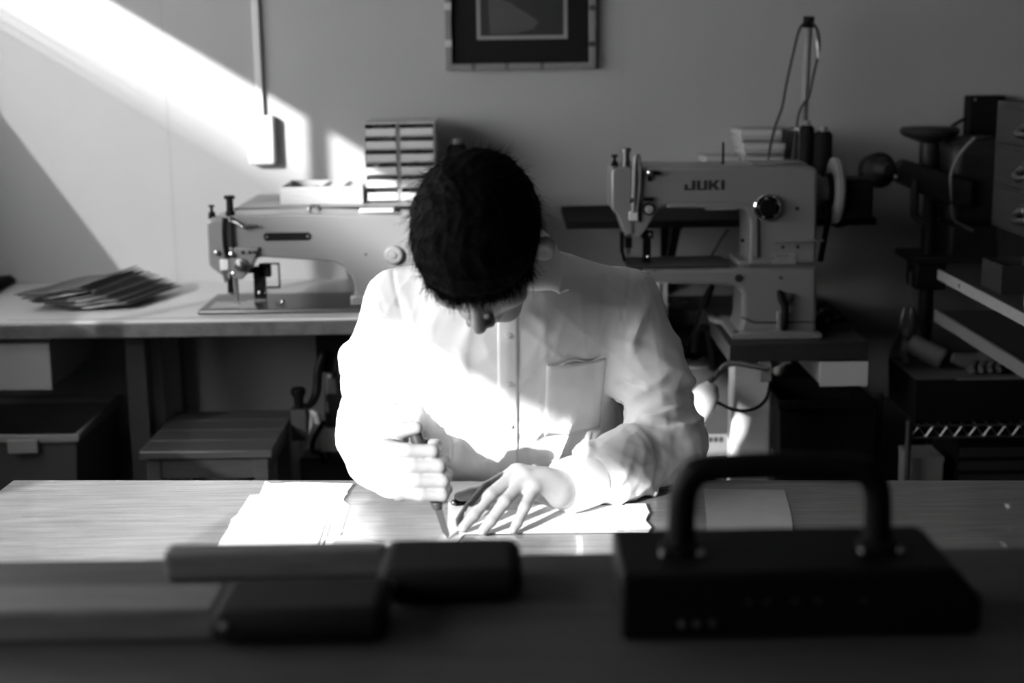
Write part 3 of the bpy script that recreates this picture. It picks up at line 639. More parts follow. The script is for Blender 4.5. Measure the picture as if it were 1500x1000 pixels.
for k in range(4):
    z = .9665 + k * .0372
    o = thing('plastic_case', 'clear plastic case, ' + ('bottom', 'second lowest', 'second from the top', 'topmost')[k] + ' of the short stack beside the tall one', 'case', (.595, 4.06, z), 'cases in the short stack')
    MB().box(.548, .638, 3.98, 4.14, z, z + .016).build('case_bottom', 'clear', o, bev=.002)
    MB().box(.546, .640, 3.978, 4.142, z + .017, z + .036).build('case_lid', 'clear', o, bev=.002)

# ------------------------------------------------------------------ under the cream machine: lamp, bobbin winder, control box
t = thing('work_lamp', 'small bullet-shaped machine lamp on a bent chrome arm beside the white column', 'lamp', (.62, 3.40, .62))
MB().lathe((.434, 3.36, .522), (.50, .05, .86), [(.014, -.014), (.029, -.004), (.036, .02), (.036, .055), (.030, .085), (.016, .105)], 24).build('lamp_head', 'white', t)
MB().tube([(.465, 3.365, .60), (.49, 3.37, .628), (.515, 3.37, .655), (.54, 3.375, .661), (.58, 3.38, .654), (.62, 3.385, .645)], .0075).build('arm', 'chrome', t)
MB().box(.605, .635, 3.385, 3.43, .61, .655).ball((.648, 3.385, .638), .012).build('clamp', 'lgrey', t, bev=.003)
MB().tube([(.650, 3.385, .645), (.665, 3.39, .655), (.68, 3.40, .655)], .004).build('clamp_lever', 'lgrey', t)
MB().prism([(.463, .60), (.478, .585), (.455, .535), (.435, .512), (.432, .518), (.450, .55)], 'y', 3.352, 3.372).build('lamp_bracket', 'black', t)
MB().tube([(.47, 3.37, .585), (.50, 3.37, .565), (.545, 3.36, .547), (.59, 3.36, .551), (.62, 3.37, .575), (.632, 3.39, .615)], .0042).build('cable', 'black', t)
MB().tube([(.455, 3.355, .552), (.458, 3.35, .52), (.462, 3.35, .495)], [.004, .004, .005]).build('pull_cord', 'white', t)
t = thing('control_box', 'dark control box with pale printed label on the floor behind the white column', 'control box', (.5, 3.9, 0))
MB().box(.43, .66, 3.80, 3.97, .28, .56).build('case', 'dgrey', t, bev=.008)
lb = MB().box(.43, .62, 3.796, 3.80, .30, .366).build('rating_label', 'grey', t)
for k in range(5): MB().box(.510 + k * .0148, .521 + k * .0148, 3.7945, 3.796, .345, .359).build('label_print', 'ink', lb)
MB().box(.508, .520, 3.7945, 3.796, .313, .321).build('label_print', 'midink', lb)
MB().box(.44, .64, 3.82, 3.96, 0, .28).build('pedestal', 'dgrey', t)
MB().tube([(.50, 3.80, .60), (.505, 3.78, .66), (.53, 3.78, .665), (.545, 3.79, .60), (.55, 3.80, .55)], .012).build('hose', 'mblack', t)
t = thing('bobbin_winder', 'black bobbin winder with levers hanging under the notched table', 'bobbin winder', (.46, 3.84, .6))
MB().box(.43, .475, 3.87, 3.90, .585, .652).build('bracket', 'black', t, bev=.003)
MB().lathe((.47, 3.86, .62), (0, -1, 0), [(.03, 0), (.032, .01), (.026, .02), (.012, .024), (.012, .04)], 20).build('pulley', 'black', t)
MB().tube([(.53, 3.70, .80), (.512, 3.72, .745), (.505, 3.72, .735)], [.008, .011, .006]).tube([(.505, 3.72, .735), (.49, 3.74, .68), (.475, 3.78, .62)], .003).build('lever', 'black', t)
MB().tube([(.455, 3.80, .60), (.435, 3.78, .565), (.415, 3.77, .54)], [.006, .006, .005]).build('lever', 'black', t)
MB().ball((.442, 3.78, .60), .007).ball((.43, 3.79, .625), .006).build('lever_joint', 'chrome', t)
MB().box(.43, .452, 3.80, 3.83, .595, .61).build('tension_clip', 'steel', t)
t = thing('stand_cover', 'pale sheet-metal cover with a slotted bracket under the cylinder arm', 'machine cover', (.39, 3.9, 0))
MB().box(.335, .425, 3.80, 3.90, .52, .815).build('panel', 'white', t, bev=.004)
MB().box(.34, .42, 3.81, 3.89, 0, .52).build('panel_foot', 'dullwhite', t)
MB().tube([(.405, 3.797, .80), (.405, 3.797, .75), (.415, 3.797, .725), (.415, 3.797, .70)], .0025, 6).cyl((.415, 3.797, .70), (.415, 3.797, .69), .008, n=10).build('slot', 'ink', t)
t = thing('carton', 'small white carton on the floor rack beside the control box', 'carton', (.46, 3.72, 0))
MB().box(.42, .475, 3.66, 3.74, .235, .278).build('box_body', 'white', t)
MB().box(.418, .477, 3.658, 3.742, .278, .290).build('box_lid', 'white', t)
MB().box(.41, .485, 3.65, 3.75, 0, .235).build('block', 'dgrey', t)

# ------------------------------------------------------------------ cast-iron hand press by the wall
t = thing('hand_press', 'black cast-iron press with top wheel, crank and tall column by the wall', 'press', (1.16, 3.92, 0))
MB().cyl((1.160, 3.92, 0), (1.160, 3.92, 1.13), .020).build('column', 'grime', t)
MB().lathe((1.150, 3.92, 1.180), (0, 0, 1), [(.022, -.05), (.024, -.03), (.055, -.018), (.070, -.012), (.078, -.004), (.080, .004), (.074, .012), (.02, .013)], 32).build('top_wheel', 'grime', t)
MB().cyl((1.150, 3.92, 1.06), (1.150, 3.92, 1.15), .026).build('spindle', 'grime', t)
MB().box(1.19, 1.34, 3.84, 4.02, .93, 1.155).build('press_head', 'grime', t, bev=.03, seg=3)
MB().cyl((1.265, 3.93, 1.15), (1.265, 3.93, 1.165), .07, .06, 24).build('head_cap', 'grime', t)
MB().box(1.20, 1.33, 3.86, 4.0, .83, .93).build('press_body', 'grime', t, bev=.01)
MB().prism([(1.03, 1.10), (1.05, 1.115), (1.24, 1.055), (1.24, .985), (1.17, .99), (1.03, 1.055)], 'y', 3.80, 3.84).build('crank_arm', 'grime', t, bev=.008)
MB().lathe((.998, 3.83, 1.085), (.2, -1, .1), [(.03, -.05), (.046, -.045), (.048, -.01), (.034, .0), (.030, .02), (.018, .03), (.014, .045)], 28).build('counterweight', 'grime', t)
MB().ball((1.022, 3.775, 1.072), .005).build('set_screw', 'steel', t)
MB().tube([(1.083, 3.81, 1.06), (1.083, 3.80, .985), (1.085, 3.80, .965), (1.105, 3.79, .948)], [.013, .013, .012, .012]).build('crank_handle', 'grime', t)
MB().box(1.10, 1.33, 3.84, 4.04, .825, .845).build('press_table', 'grime', t, bev=.004)
MB().box(1.115, 1.20, 3.87, 3.97, .75, .825).build('table_clamp', 'grime', t, bev=.006)
MB().box(1.05, 1.30, 3.80, 4.05, 0, .03).build('base', 'grime', t, bev=.006)
MB().tube([(1.235, 3.80, 1.17), (1.20, 3.80, 1.13), (1.178, 3.80, 1.08), (1.178, 3.80, 1.04), (1.19, 3.81, .96), (1.22, 3.82, .935), (1.25, 3.82, .92)], .0045).build('pale_cable', 'grey', t)
t = thing('wall_box', 'flat black electrical box on the wall behind the press', 'electrical box', (1.36, YB, 1.14))
MB().box(1.312, 1.412, YB - .06, YB, 1.13, 1.268).build('case', 'mblack', t, bev=.004)
MB().lathe((1.325, YB - .06, 1.258), (0, -1, 0), [(.004, 0), (.003, .003)], 10).build('screw', 'grey', t)
MB().tube([(1.312, YB - .03, 1.205), (1.28, YB - .04, 1.19), (1.25, YB - .06, 1.17), (1.235, 3.98, 1.166)], .005).build('cable', 'mblack', t)

# ------------------------------------------------------------------ shelves and drawer cabinet along the right side
t = thing('side_desk', 'pale-edged side shelves on black posts along the right wall', 'shelf unit', (1.4, 3.2, 0))
MB().box(1.098, 1.79, 2.55, 3.60, .826, .848).build('shelf_board', 'dwood', t)
MB().box(1.092, 1.098, 2.55, 3.60, .824, .850).build('shelf_edge', 'box_wood', t)
MB().cyl((1.0915, 3.42, .837), (1.094, 3.42, .837), .006, n=10).build('edge_plug', 'ink', t)
MB().box(1.098, 1.79, 2.55, 3.60, .722, .742).build('shelf_board', 'dwood', t)
MB().box(1.088, 1.098, 2.55, 3.60, .716, .746).build('shelf_edge', 'grey', t)
for x, y in ((1.70, 3.72), (1.13, 2.6), (1.70, 2.6)): MB().box(x, x + .03, y, y + .03, 0, .826).build('post', 'black', t)
t = thing('drawer_cabinet', 'dark wooden cabinet of small drawers with bright cup pulls', 'cabinet', (1.45, 3.2, .85))
MB().box(1.212, 1.70, 2.70, 3.57, .965, 1.275).build('carcase', 'dwood', t, bev=.003)
MB().box(1.23, 1.70, 2.72, 3.55, .8485, .965).build('plinth', 'mblack', t)
for k in range(3):
    z = 1.262 - k * .099
    for y in (3.13, 2.72):
        d = MB().box(1.204, 1.212, y, y + .40, z - .088, z).build('drawer', 'dwood', t, bev=.004)
        if y > 3: 
            yc = 3.30
            MB().tube([(1.204, yc + .045, z - .035), (1.19, yc + .044, z - .048), (1.182, yc + .03, z - .054), (1.180, yc, z - .057), (1.182, yc - .03, z - .054), (1.19, yc - .044, z - .048), (1.204, yc - .045, z - .035)], .009).build('cup_pull', 'steel', d)
            MB().box(1.2025, 1.204, yc - .05, yc + .05, z - .04, z - .02).build('pull_plate', 'dsteel', d)
t = thing('metal_caddy', 'small open steel caddy standing on the pale-edged side shelf', 'caddy', (1.18, 3.3, .85))
tub(1.125, 1.222, 3.22, 3.36, .8486, .915, .003, .0).build('caddy_body', 'dsteel', t)
MB().box(1.15, 1.155, 3.225, 3.355, .852, .905).build('partition', 'dsteel', t)
t = thing('steel_block', 'upright small steel block on the side shelf near the caddy', 'block', (1.14, 3.05, .85))
MB().box(1.125, 1.15, 3.05, 3.075, .8486, .90).build('block_body', 'lgrey', t, bev=.002)
MB().box(1.1242, 1.125, 3.055, 3.07, .86, .89).build('block_face', 'grey', t)

t = thing('wire_rack', 'chrome wire rack with truss-edged shelf standing under the side shelves', 'rack', (1.3, 3.5, 0))
for x, y in ((.985, 3.42), (1.72, 3.42), (.985, 3.70), (1.72, 3.70)): MB().cyl((x, y, 0), (x, y, .50), .008, n=10).build('post', 'dsteel', t)
MB().cyl((.985, 3.42, .485), (1.72, 3.42, .485), .0035, n=8).build('shelf_wire', 'dsteel', t)
MB().cyl((.985, 3.42, .455), (1.72, 3.42, .455), .0035, n=8).build('shelf_wire', 'dsteel', t)
MB().cyl((.985, 3.70, .485), (1.72, 3.70, .485), .0035, n=8).build('shelf_wire', 'dsteel', t)
zz = [(.99 + .018 * k, 3.42, .457 + .026 * (k % 2)) for k in range(40)]
MB().tube(zz, .0022, 6, curve=False).build('truss_wire', 'steel', t)
for k in range(24): MB().cyl((1.0 + .03 * k, 3.42, .489), (1.0 + .03 * k, 3.70, .489), .002, n=6).build('shelf_wire', 'dsteel', t)
MB().box(.975, 1.73, 3.41, 3.71, .10, .115).build('lower_shelf', 'dgrey', t)
t = thing('storage_crate', 'large black crate standing on the chrome wire rack', 'crate', (1.35, 3.55, .49))
tub(1.00, 1.70, 3.43, 3.69, .4915, .60, .006, .004).build('crate_body', 'mblack', t)
MB().box(1.01, 1.69, 3.44, 3.68, .575, .58).build('liner', 'dgrey', t)
t = thing('cardboard_tray', 'thin cardboard sheet lying across the black crate', 'cardboard', (1.3, 3.5, .6))
MB().box(1.00, 1.62, 3.43, 3.66, .6005, .6035).build('sheet', 'canvas', t)
MB().box(1.10, 1.45, 3.428, 3.43, .5985, .603).build('sheet_edge', 'grey', t)
t = thing('cloth_roll', 'grey rolled cloth lying on the cardboard above the crate', 'cloth', (1.06, 3.55, .604))
MB().cyl((1.03, 3.58, .66), (1.095, 3.52, .632), .026, n=20).build('roll', 'canvas', t)
MB().cyl((1.0945, 3.5204, .6322), (1.097, 3.518, .631), .022, n=18).build('roll_end', 'grey', t)
MB().tube([(1.02, 3.59, .66), (1.01, 3.57, .635), (1.015, 3.56, .615)], [.012, .011, .010]).build('loose_end', 'canvas', t)
t = thing('work_gloves', 'crumpled pair of ribbed work gloves on the cardboard', 'gloves', (1.2, 3.52, .604))
MB().tube([(1.11, 3.50, .640), (1.14, 3.50, .632), (1.17, 3.505, .628), (1.20, 3.51, .632), (1.25, 3.52, .640)], [.012, .019, .021, .025, .03], 14).build('cuff', 'canvas', t)
for k in range(4):
    x = 1.145 + .022 * k
    MB().tube([(x + .03, 3.50, .628), (x + .012, 3.475, .622), (x, 3.46, .617)], [.010, .011, .010], 10).build('finger', 'canvas', t)
t = thing('white_carton', 'short white carton on the lower shelf of the wire rack', 'carton', (1.05, 3.5, .2))
MB().box(1.00, 1.08, 3.44, 3.55, .19, .385).build('box_body', 'dullwhite', t)
MB().box(.998, 1.082, 3.438, 3.552, .385, .398).build('box_lid', 'dullwhite', t)
MB().box(.99, 1.09, 3.43, 3.56, .1155, .19).build('riser', 'mblack', t)
t = thing('slatted_box', 'dark box with ribbed front on the lower shelf of the wire rack', 'box', (1.4, 3.5, .2))
MB().box(1.12, 1.68, 3.45, 3.66, .1155, .445).build('box_body', 'mblack', t)
for k in range(8): MB().box(1.125, 1.675, 3.444, 3.45, .15 + .035 * k, .172 + .035 * k).build('rib', 'dgrey', t)
t = thing('plastic_bag', 'crumpled clear plastic bag hanging from the press column', 'bag', (1.08, 3.88, .55))
def bagf(u, v):
    a = 2 * math.pi * u; r = .012 + .032 * v ** .7 * (1 + .25 * math.sin(5 * a + 6 * v))
    return (1.095 + r * math.cos(a), 3.85 + .6 * r * math.sin(a), .705 - .14 * v + .006 * math.sin(9 * a))
MB().grid(bagf, 28, 10).build('film', 'bag', t, angle=30)
MB().cyl((1.095, 3.85, .70), (1.10, 3.87, .80), .0025, n=6).build('string', 'grey', t)
t = thing('dark_fill_bin', 'tall black bin added to fill the dark beneath the cream machine table', 'bin', (.98, 3.75, 0))  # bin put in to keep the space under the table black
tub(.70, .95, 3.62, 3.90, 0, .50, .006, .02).build('bin_body', 'mblack', t)
MB().box(.695, .955, 3.612, 3.624, .48, .505).build('rim', 'mblack', t, bev=.003)
# ------------------------------------------------------------------ work table
TZ = .72
ux, uy = Vector((1, -.0473, 0)).normalized(), Vector((.0473, 1, 0)).normalized()
TA = Vector((-.842, 2.297, 0))                    # far corner of the table top
def TP(a, b, z): return tuple(TA + ux * a - uy * b + Vector((0, 0, z)))      # a along the far edge, b towards the near edge
def tslab(a0, a1, b0, b1, z0, z1): 
    return MB().add([TP(a, b, z) for a in (a0, a1) for b in (b0, b1) for z in (z0, z1)], [(0, 1, 3, 2), (4, 6, 7, 5), (0, 4, 5, 1), (2, 3, 7, 6), (0, 2, 6, 4), (1, 5, 7, 3)])
t = thing('work_table', 'scratched varnished work table where the person sits cutting', 'table', TP(.95, .38, 0))
tslab(0, 1.90, 0, .76, TZ - .032, TZ).build('table_top', 'table', t, bev=.002)
for a in (.05, 1.79):
    for b in (.05, .65): tslab(a, a + .06, b, b + .06, 0, TZ - .032).build('leg', 'dwood', t)
tslab(.08, 1.82, .06, .08, TZ - .10, TZ - .032).build('apron', 'dwood', t)
tslab(.08, 1.82, .68, .70, TZ - .10, TZ - .032).build('apron', 'dwood', t)

def sheet(name, label, cat, pts, z, th, material, group=None, jag=0.0, seed=1, curl=0.0):
    """a flat irregular sheet from its outline; jag roughens the edge like torn hide"""
    rnd = random.Random(seed); out = []
    for i in range(len(pts)):
        a, b = Vector(pts[i]), Vector(pts[(i + 1) % len(pts)]); n = max(2, int((b - a).length / .012))
        for k in range(n):
            q = a.lerp(b, k / n); j = jag * (1.6 if rnd.random() < .12 else .18)
            out.append((q.x + rnd.uniform(-j, j), q.y + rnd.uniform(-j, j)))
    return tag(MB().prism(out, 'z', z, z + th).build(name, material, None, smooth=False), label, cat, group)
sheet('hide_sheet', 'lowest white hide sheet of the pile lying across the table', 'sheet', [(-.425, 2.19), (-.30, 2.215), (-.258, 2.13), (-.256, 1.74), (-.42, 1.73), (-.43, 1.95)], TZ + .0003, .0015, 'paper', jag=.002, seed=2)
sheet('hide_sheet', 'torn-edged white hide sheet in the middle of the pile on the table', 'sheet', [(-.412, 2.262), (-.40, 2.245), (-.36, 2.252), (-.265, 2.240), (-.276, 2.10), (-.280, 1.75), (-.40, 1.75), (-.405, 2.1)], TZ + .0019, .0015, 'paper', jag=.002, seed=5)
sheet('hide_sheet', 'top white hide sheet of the pile lying across the table', 'sheet', [(-.392, 2.240), (-.286, 2.236), (-.284, 1.96), (-.30, 1.78), (-.41, 1.77), (-.418, 2.0), (-.43, 2.06)], TZ + .0035, .0015, 'paper', jag=.002, seed=9)
for k in range(3):
    sheet('card_sheet', 'pale card, ' + ('bottom', 'middle', 'topmost')[k] + ' of the small stack beside the cutting spot', 'card', [(-.262 + .003 * k, 1.985 - .004 * k), (-.100, 1.905 - .003 * k), (-.13, 1.70), (-.275, 1.72)], TZ + .0003 + k * .0022, .002, 'paper2', 'cards stacked on the table', seed=20 + k)
sheet('leather_blank', 'wide pale leather blank being cut at the table', 'leather', [(-.108, 2.250), (-.015, 2.245), (-.01, 2.10), (-.075, 1.985), (-.092, 1.93), (-.108, 1.93), (-.100, 2.02)], TZ + .0003, .0012, 'paper2', jag=.0006, seed=31)
sheet('paper_sheet', 'white sheet pinned under the spread hand', 'paper', [(-.085, 1.990), (.198, 1.988), (.200, 2.108), (.03, 2.118), (-.06, 2.06)], TZ + .0018, .0010, 'paper', seed=33)
sheet('paper_strip', 'narrow torn strip lying over the end of the white sheet', 'paper', [(.165, 1.985), (.196, 1.984), (.202, 2.0), (.196, 2.03), (.205, 2.07), (.204, 2.112), (.172, 2.11)], TZ + .0030, .0015, 'paper', jag=.001, seed=35)
sheet('leather_sheet', 'grey leather sheet lying on the dark half of the table', 'leather', [(.305, 2.190), (.432, 2.178), (.420, 2.06), (.395, 1.90), (.27, 1.90), (.29, 2.05)], TZ + .0003, .0015, 'paper2', jag=.001, seed=37)
sheet('paper_slip', 'small white paper slip at the far edge of the table', 'paper', [(.235, 2.195), (.262, 2.192), (.262, 2.235), (.235, 2.236)], TZ + .0003, .0012, 'paper', seed=39)
t = thing('bone_folder', 'short dark pen-like tool lying beside the thumb', 'tool', (-.07, 2.12, TZ))
MB().tube([(-.092, 2.118, TZ + .0085), (-.06, 2.135, TZ + .0085), (-.03, 2.15, TZ + .0085)], [.006, .007, .006]).build('barrel', 'black', t)
MB().ball((-.094, 2.117, TZ + .0085), .005).build('tip', 'dsteel', t)

# ------------------------------------------------------------------ counter in front with its tools
CZ = .91
t = thing('front_counter', 'dark wooden counter standing between the viewer and the work table', 'counter', (0, 1.1, 0))
MB().box(-1.3, 1.3, .62, 1.39, CZ - .035, CZ).build('counter_top', 'counter', t, bev=.003)
MB().box(-1.25, 1.25, .66, .68, .05, CZ - .035).build('front_panel', 'dwood', t)
for x in (-1.26, 1.2):
    for y in (.68, 1.32): MB().box(x, x + .06, y, y + .06, 0, CZ - .035).build('leg', 'dwood', t)

t = thing('black_box', 'black metal box with thick arched carry handle on the counter', 'box', (.25, 1.22, CZ))
MB().prism([(.092, CZ + .0005), (.400, CZ + .0005), (.407, CZ + .008), (.407, CZ + .034), (.386, CZ + .058), (.378, CZ + .062), (.092, CZ + .062)], 'y', 1.165, 1.285).build('case', 'black', t, bev=.006, seg=3)
hp = [(.150, 1.225, CZ + .060), (.151, 1.225, CZ + .09), (.153, 1.225, CZ + .118), (.160, 1.225, CZ + .131), (.174, 1.225, CZ + .138), (.24, 1.225, CZ + .140), (.305, 1.225, CZ + .137), (.319, 1.225, CZ + .130), (.326, 1.225, CZ + .116), (.328, 1.225, CZ + .09), (.329, 1.225, CZ + .060)]
MB().tube(hp, .0125, 14).build('handle', 'black', t)
for x in (.150, .329):
    MB().lathe((x, 1.225, CZ + .061), (0, 0, 1), [(.020, 0), (.020, .006), (.014, .010)], 20).build('handle_foot', 'black', t)
    for dx in (-.017, .017): MB().ball((x + dx, 1.21, CZ + .064), .004).build('rivet', 'dsteel', t)
for x in (.145, .158, .172): MB().lathe((x, 1.165, CZ + .016), (0, -1, 0), [(.004, 0), (.003, .003)], 10).build('stud', 'steel', t)
for x in (.20, .215, .24, .26, .30): MB().box(x, x + .006, 1.163, 1.165, CZ + .034, CZ + .037).build('front_mark', 'dgrey', t)

def brush(label, h0, h1, b0, b1):
    t = thing('hand_brush', label, 'brush', ((h1[0] + b0[0]) / 2, (b0[1] + b1[1]) / 2, CZ))
    MB().box(h0[0], h1[0], h0[1], h1[1], CZ + .0005, CZ + .030).build('handle', 'handle_wood', t, bev=.004, seg=3)
    MB().box(b0[0], b1[0], b0[1], b1[1], CZ + .003, CZ + .034).build('back', 'mblack', t, bev=.014, seg=4)
    rr = random.Random(3); bm = MB()
    nx, ny = 16, 7
    for i in range(nx):
        for j in range(ny):
            x = b0[0] + .018 + (b1[0] - b0[0] - .036) * i / (nx - 1); y = b0[1] + .018 + (b1[1] - b0[1] - .036) * j / (ny - 1)
            bm.cyl((x, y, CZ + .013), (x + rr.uniform(-.002, .002), y + rr.uniform(-.002, .002), CZ + .0005), .004, .005, 6)
    o = bm.build('bristles', 'mblack', t); o['kind'] = 'stuff'
    MB().lathe(((b0[0] + .016), b0[1] + .001, CZ + .022), (0, -1, 0), [(.004, -.002), (.004, .002), (.002, .003)], 12).build('stud', 'steel', t)
brush('black-headed brush with broad flat wooden handle, lying along the counter front', (-.62, 1.178), (-.266, 1.243), (-.268, 1.158), (-.112, 1.250))
brush('black-headed brush with slim wooden handle lying at the counter back edge', (-.345, 1.325), (-.128, 1.352), (-.130, 1.248), (.006, 1.352))
# ------------------------------------------------------------------ the person: fields grown into continuous surfaces
class Field:
    """a distance field on a grid; shapes are blended into it and the zero surface is meshed (surface nets)"""
    def __init__(s, lo, hi, h):
        s.lo = np.array(lo, np.float32); s.h = h
        s.n = np.ceil((np.array(hi) - s.lo) / h).astype(int) + 1
        s.V = np.full(s.n, .2, np.float32)
    def sub(s, lo, hi):
        a = np.clip(np.floor((np.array(lo) - s.lo) / s.h).astype(int), 0, s.n); b = np.clip(np.ceil((np.array(hi) - s.lo) / s.h).astype(int) + 1, 0, s.n)
        if np.any(b <= a): return None
        sl = tuple(slice(i, j) for i, j in zip(a, b))
        g = [s.lo[k] + s.h * np.arange(a[k], b[k], dtype=np.float32) for k in range(3)]
        return sl, g[0][:, None, None], g[1][None, :, None], g[2][None, None, :]
    def blend(s, sl, d, k, mode):
        A = s.V[sl]
        if mode == 'add':
            if k <= 0: r = np.minimum(A, d)
            else: q = np.maximum(k - np.abs(A - d), 0) / k; r = np.minimum(A, d) - q * q * k * .25
        else:
            d = -d
            if k <= 0: r = np.maximum(A, d)
            else: q = np.maximum(k - np.abs(A - d), 0) / k; r = np.maximum(A, d) + q * q * k * .25
        s.V[sl] = r
    def cone(s, p0, r0, p1, r1, k=.01, mode='add', sx=1.0):
        """round cone; sx widens it along x"""
        p0, p1 = np.array(p0, float), np.array(p1, float); pad = max(r0, r1) + k + 4 * s.h; pv = np.array((pad * sx, pad, pad))
        u = s.sub(np.minimum(p0, p1) - pv, np.maximum(p0, p1) + pv)
        if u is None: return s
        sl, X, Y, Z = u
        ba = p1 - p0; L2 = float(ba @ ba) if sx == 1 else float((ba[0] / sx) ** 2 + ba[1] ** 2 + ba[2] ** 2)
        dx, dy, dz = (X - p0[0]) / sx, Y - p0[1], Z - p0[2]; bx = ba[0] / sx
        t = np.clip((dx * bx + dy * ba[1] + dz * ba[2]) / max(L2, 1e-9), 0, 1)
        d = np.sqrt((dx - t * bx) ** 2 + (dy - t * ba[1]) ** 2 + (dz - t * ba[2]) ** 2) - (r0 + (r1 - r0) * t)
        s.blend(sl, d.astype(np.float32), k, mode); return s
    def chain(s, pts, k=.01, mode='add'):
        for (p, r), (q, w) in zip(pts[:-1], pts[1:]): s.cone(p, r, q, w, k, mode)
        return s
    def ell(s, c, rad, rot=None, k=.01, mode='add'):
        """ellipsoid with axes given by the rows of rot"""
        c = np.array(c, float); rad = np.array(rad, float); pad = rad.max() + k + 4 * s.h
        u = s.sub(c - pad, c + pad)
        if u is None: return s
        sl, X, Y, Z = u; dx, dy, dz = X - c[0], Y - c[1], Z - c[2]
        M_ = np.eye(3) if rot is None else np.array(rot)
        q = [(M_[i][0] * dx + M_[i][1] * dy + M_[i][2] * dz) for i in range(3)]
        k0 = np.sqrt(sum((q[i] / rad[i]) ** 2 for i in range(3))); k1 = np.sqrt(sum((q[i] / rad[i] ** 2) ** 2 for i in range(3)))
        s.blend(sl, (k0 * (k0 - 1) / np.maximum(k1, 1e-6)).astype(np.float32), k, mode); return s
    def cut(s, p, n, k=.0, lo=None, hi=None):
        """remove everything on the side n points to (inside lo..hi only)"""
        u = s.sub(s.lo if lo is None else lo, s.lo + s.h * s.n if hi is None else hi); sl, X, Y, Z = u
        n = np.array(n, float); n /= np.linalg.norm(n)
        s.blend(sl, (-(n[0] * (X - p[0]) + n[1] * (Y - p[1]) + n[2] * (Z - p[2]))).astype(np.float32) , k, 'sub'); return s
    def mesh(s):
        V = s.V; V[0] = V[-1] = .2; V[:, 0] = V[:, -1] = .2; V[:, :, 0] = V[:, :, -1] = .2
        I = V < 0; nx, ny, nz = V.shape
        cnt = np.zeros((nx - 1, ny - 1, nz - 1), np.int8)
        for a in (0, 1):
            for b in (0, 1):
                for c in (0, 1): cnt += I[a:nx - 1 + a, b:ny - 1 + b, c:nz - 1 + c]
        act = (cnt > 0) & (cnt < 8); C = np.argwhere(act); idx = np.full(act.shape, -1, np.int32); idx[act] = np.arange(len(C))
        P = np.zeros((len(C), 3)); W = np.zeros(len(C))
        corner = {}
        for a in (0, 1):
            for b in (0, 1):
                for c in (0, 1): corner[a, b, c] = V[C[:, 0] + a, C[:, 1] + b, C[:, 2] + c]
        for ax in range(3):
            for p in (0, 1):
                for q in (0, 1):
                    a = [p, q]; a.insert(ax, 0); b = list(a); b[ax] = 1
                    va, vb = corner[tuple(a)], corner[tuple(b)]; m = (va < 0) != (vb < 0)
                    tt = va[m] / (va[m] - vb[m]); w = np.zeros((m.sum(), 3)); w[:] = a; w[:, ax] += tt
                    P[m] += w; W[m] += 1
        P = P / W[:, None] + C
        verts = s.lo + s.h * P
        F = []
        for ax in range(3):
            o1, o2 = [(1, 2), (2, 0), (0, 1)][ax]
            A = [slice(1, -1)] * 3; A[ax] = slice(0, -1); B = [slice(1, -1)] * 3; B[ax] = slice(1, None)
            ia, ib = I[tuple(A)], I[tuple(B)]; E_ = np.argwhere(ia != ib)
            flip = ia[tuple(E_.T)]
            base = E_ + 1; base[:, ax] -= 1
            def cell(d1, d2):
                q = base.copy(); q[:, o1] -= d1; q[:, o2] -= d2; return idx[q[:, 0], q[:, 1], q[:, 2]]
            q = np.stack([cell(1, 1), cell(0, 1), cell(0, 0), cell(1, 0)], 1)
            q[~flip] = q[~flip][:, ::-1]; F.append(q)
        F = np.concatenate(F); return verts, F[(F >= 0).all(1)]

def np_mesh(name, verts, faces, material, parent=None):
    me = bpy.data.meshes.new(name)
    me.vertices.add(len(verts)); me.vertices.foreach_set('co', np.asarray(verts, np.float32).ravel())
    k = faces.shape[1]
    me.loops.add(len(faces) * k); me.loops.foreach_set('vertex_index', faces.astype(np.int32).ravel())
    me.polygons.add(len(faces)); me.polygons.foreach_set('loop_start', np.arange(0, len(faces) * k, k, dtype=np.int32))
    me.polygons.foreach_set('loop_total', np.full(len(faces), k, np.int32)) if not me.polygons else None
    me.update(calc_edges=True); me.validate()
    me.polygons.foreach_set('use_smooth', [True] * len(me.polygons))
    me.materials.append(M[material])
    o = bpy.data.objects.new(name, me); COL.objects.link(o)
    if parent is not None: o.parent = parent; o.matrix_parent_inverse = WM[parent.name].inverted()
    WM[o.name] = Matrix.Identity(4)
    return o

def smooth_verts(v, f, it=2, lam=.5):
    e = np.concatenate([f[:, [0, 1]], f[:, [1, 2]], f[:, [2, 3]], f[:, [3, 0]]]); e = np.concatenate([e, e[:, ::-1]])
    deg = np.bincount(e[:, 0], minlength=len(v)).astype(float)[:, None]
    for _ in range(it):
        a = np.stack([np.bincount(e[:, 0], weights=v[e[:, 1], k], minlength=len(v)) for k in range(3)], 1)
        v = v + lam * (a / np.maximum(deg, 1) - v)
    return v

def normals(v, f):
    n = np.cross(v[f[:, 2]] - v[f[:, 0]], v[f[:, 3]] - v[f[:, 1]]); out = np.zeros_like(v)
    for k in range(4):
        for c in range(3): out[:, c] += np.bincount(f[:, k], weights=n[:, c], minlength=len(v))
    return out / np.maximum(np.linalg.norm(out, axis=1), 1e-12)[:, None]

# joints (metres)
SH_R, EL_R, WR_R = (-.184, 2.275, 1.012), (-.222, 2.265, .800), (-.180, 2.060, .798)
SH_L, EL_L, WR_L = (.186, 2.275, 1.008), (.248, 2.225, .778), (.066, 2.068, .763)
NECK, SKULL = (-.012, 2.205, 1.085), (-.040, 2.085, 1.120)
PEL = (.0, 2.50, .54)

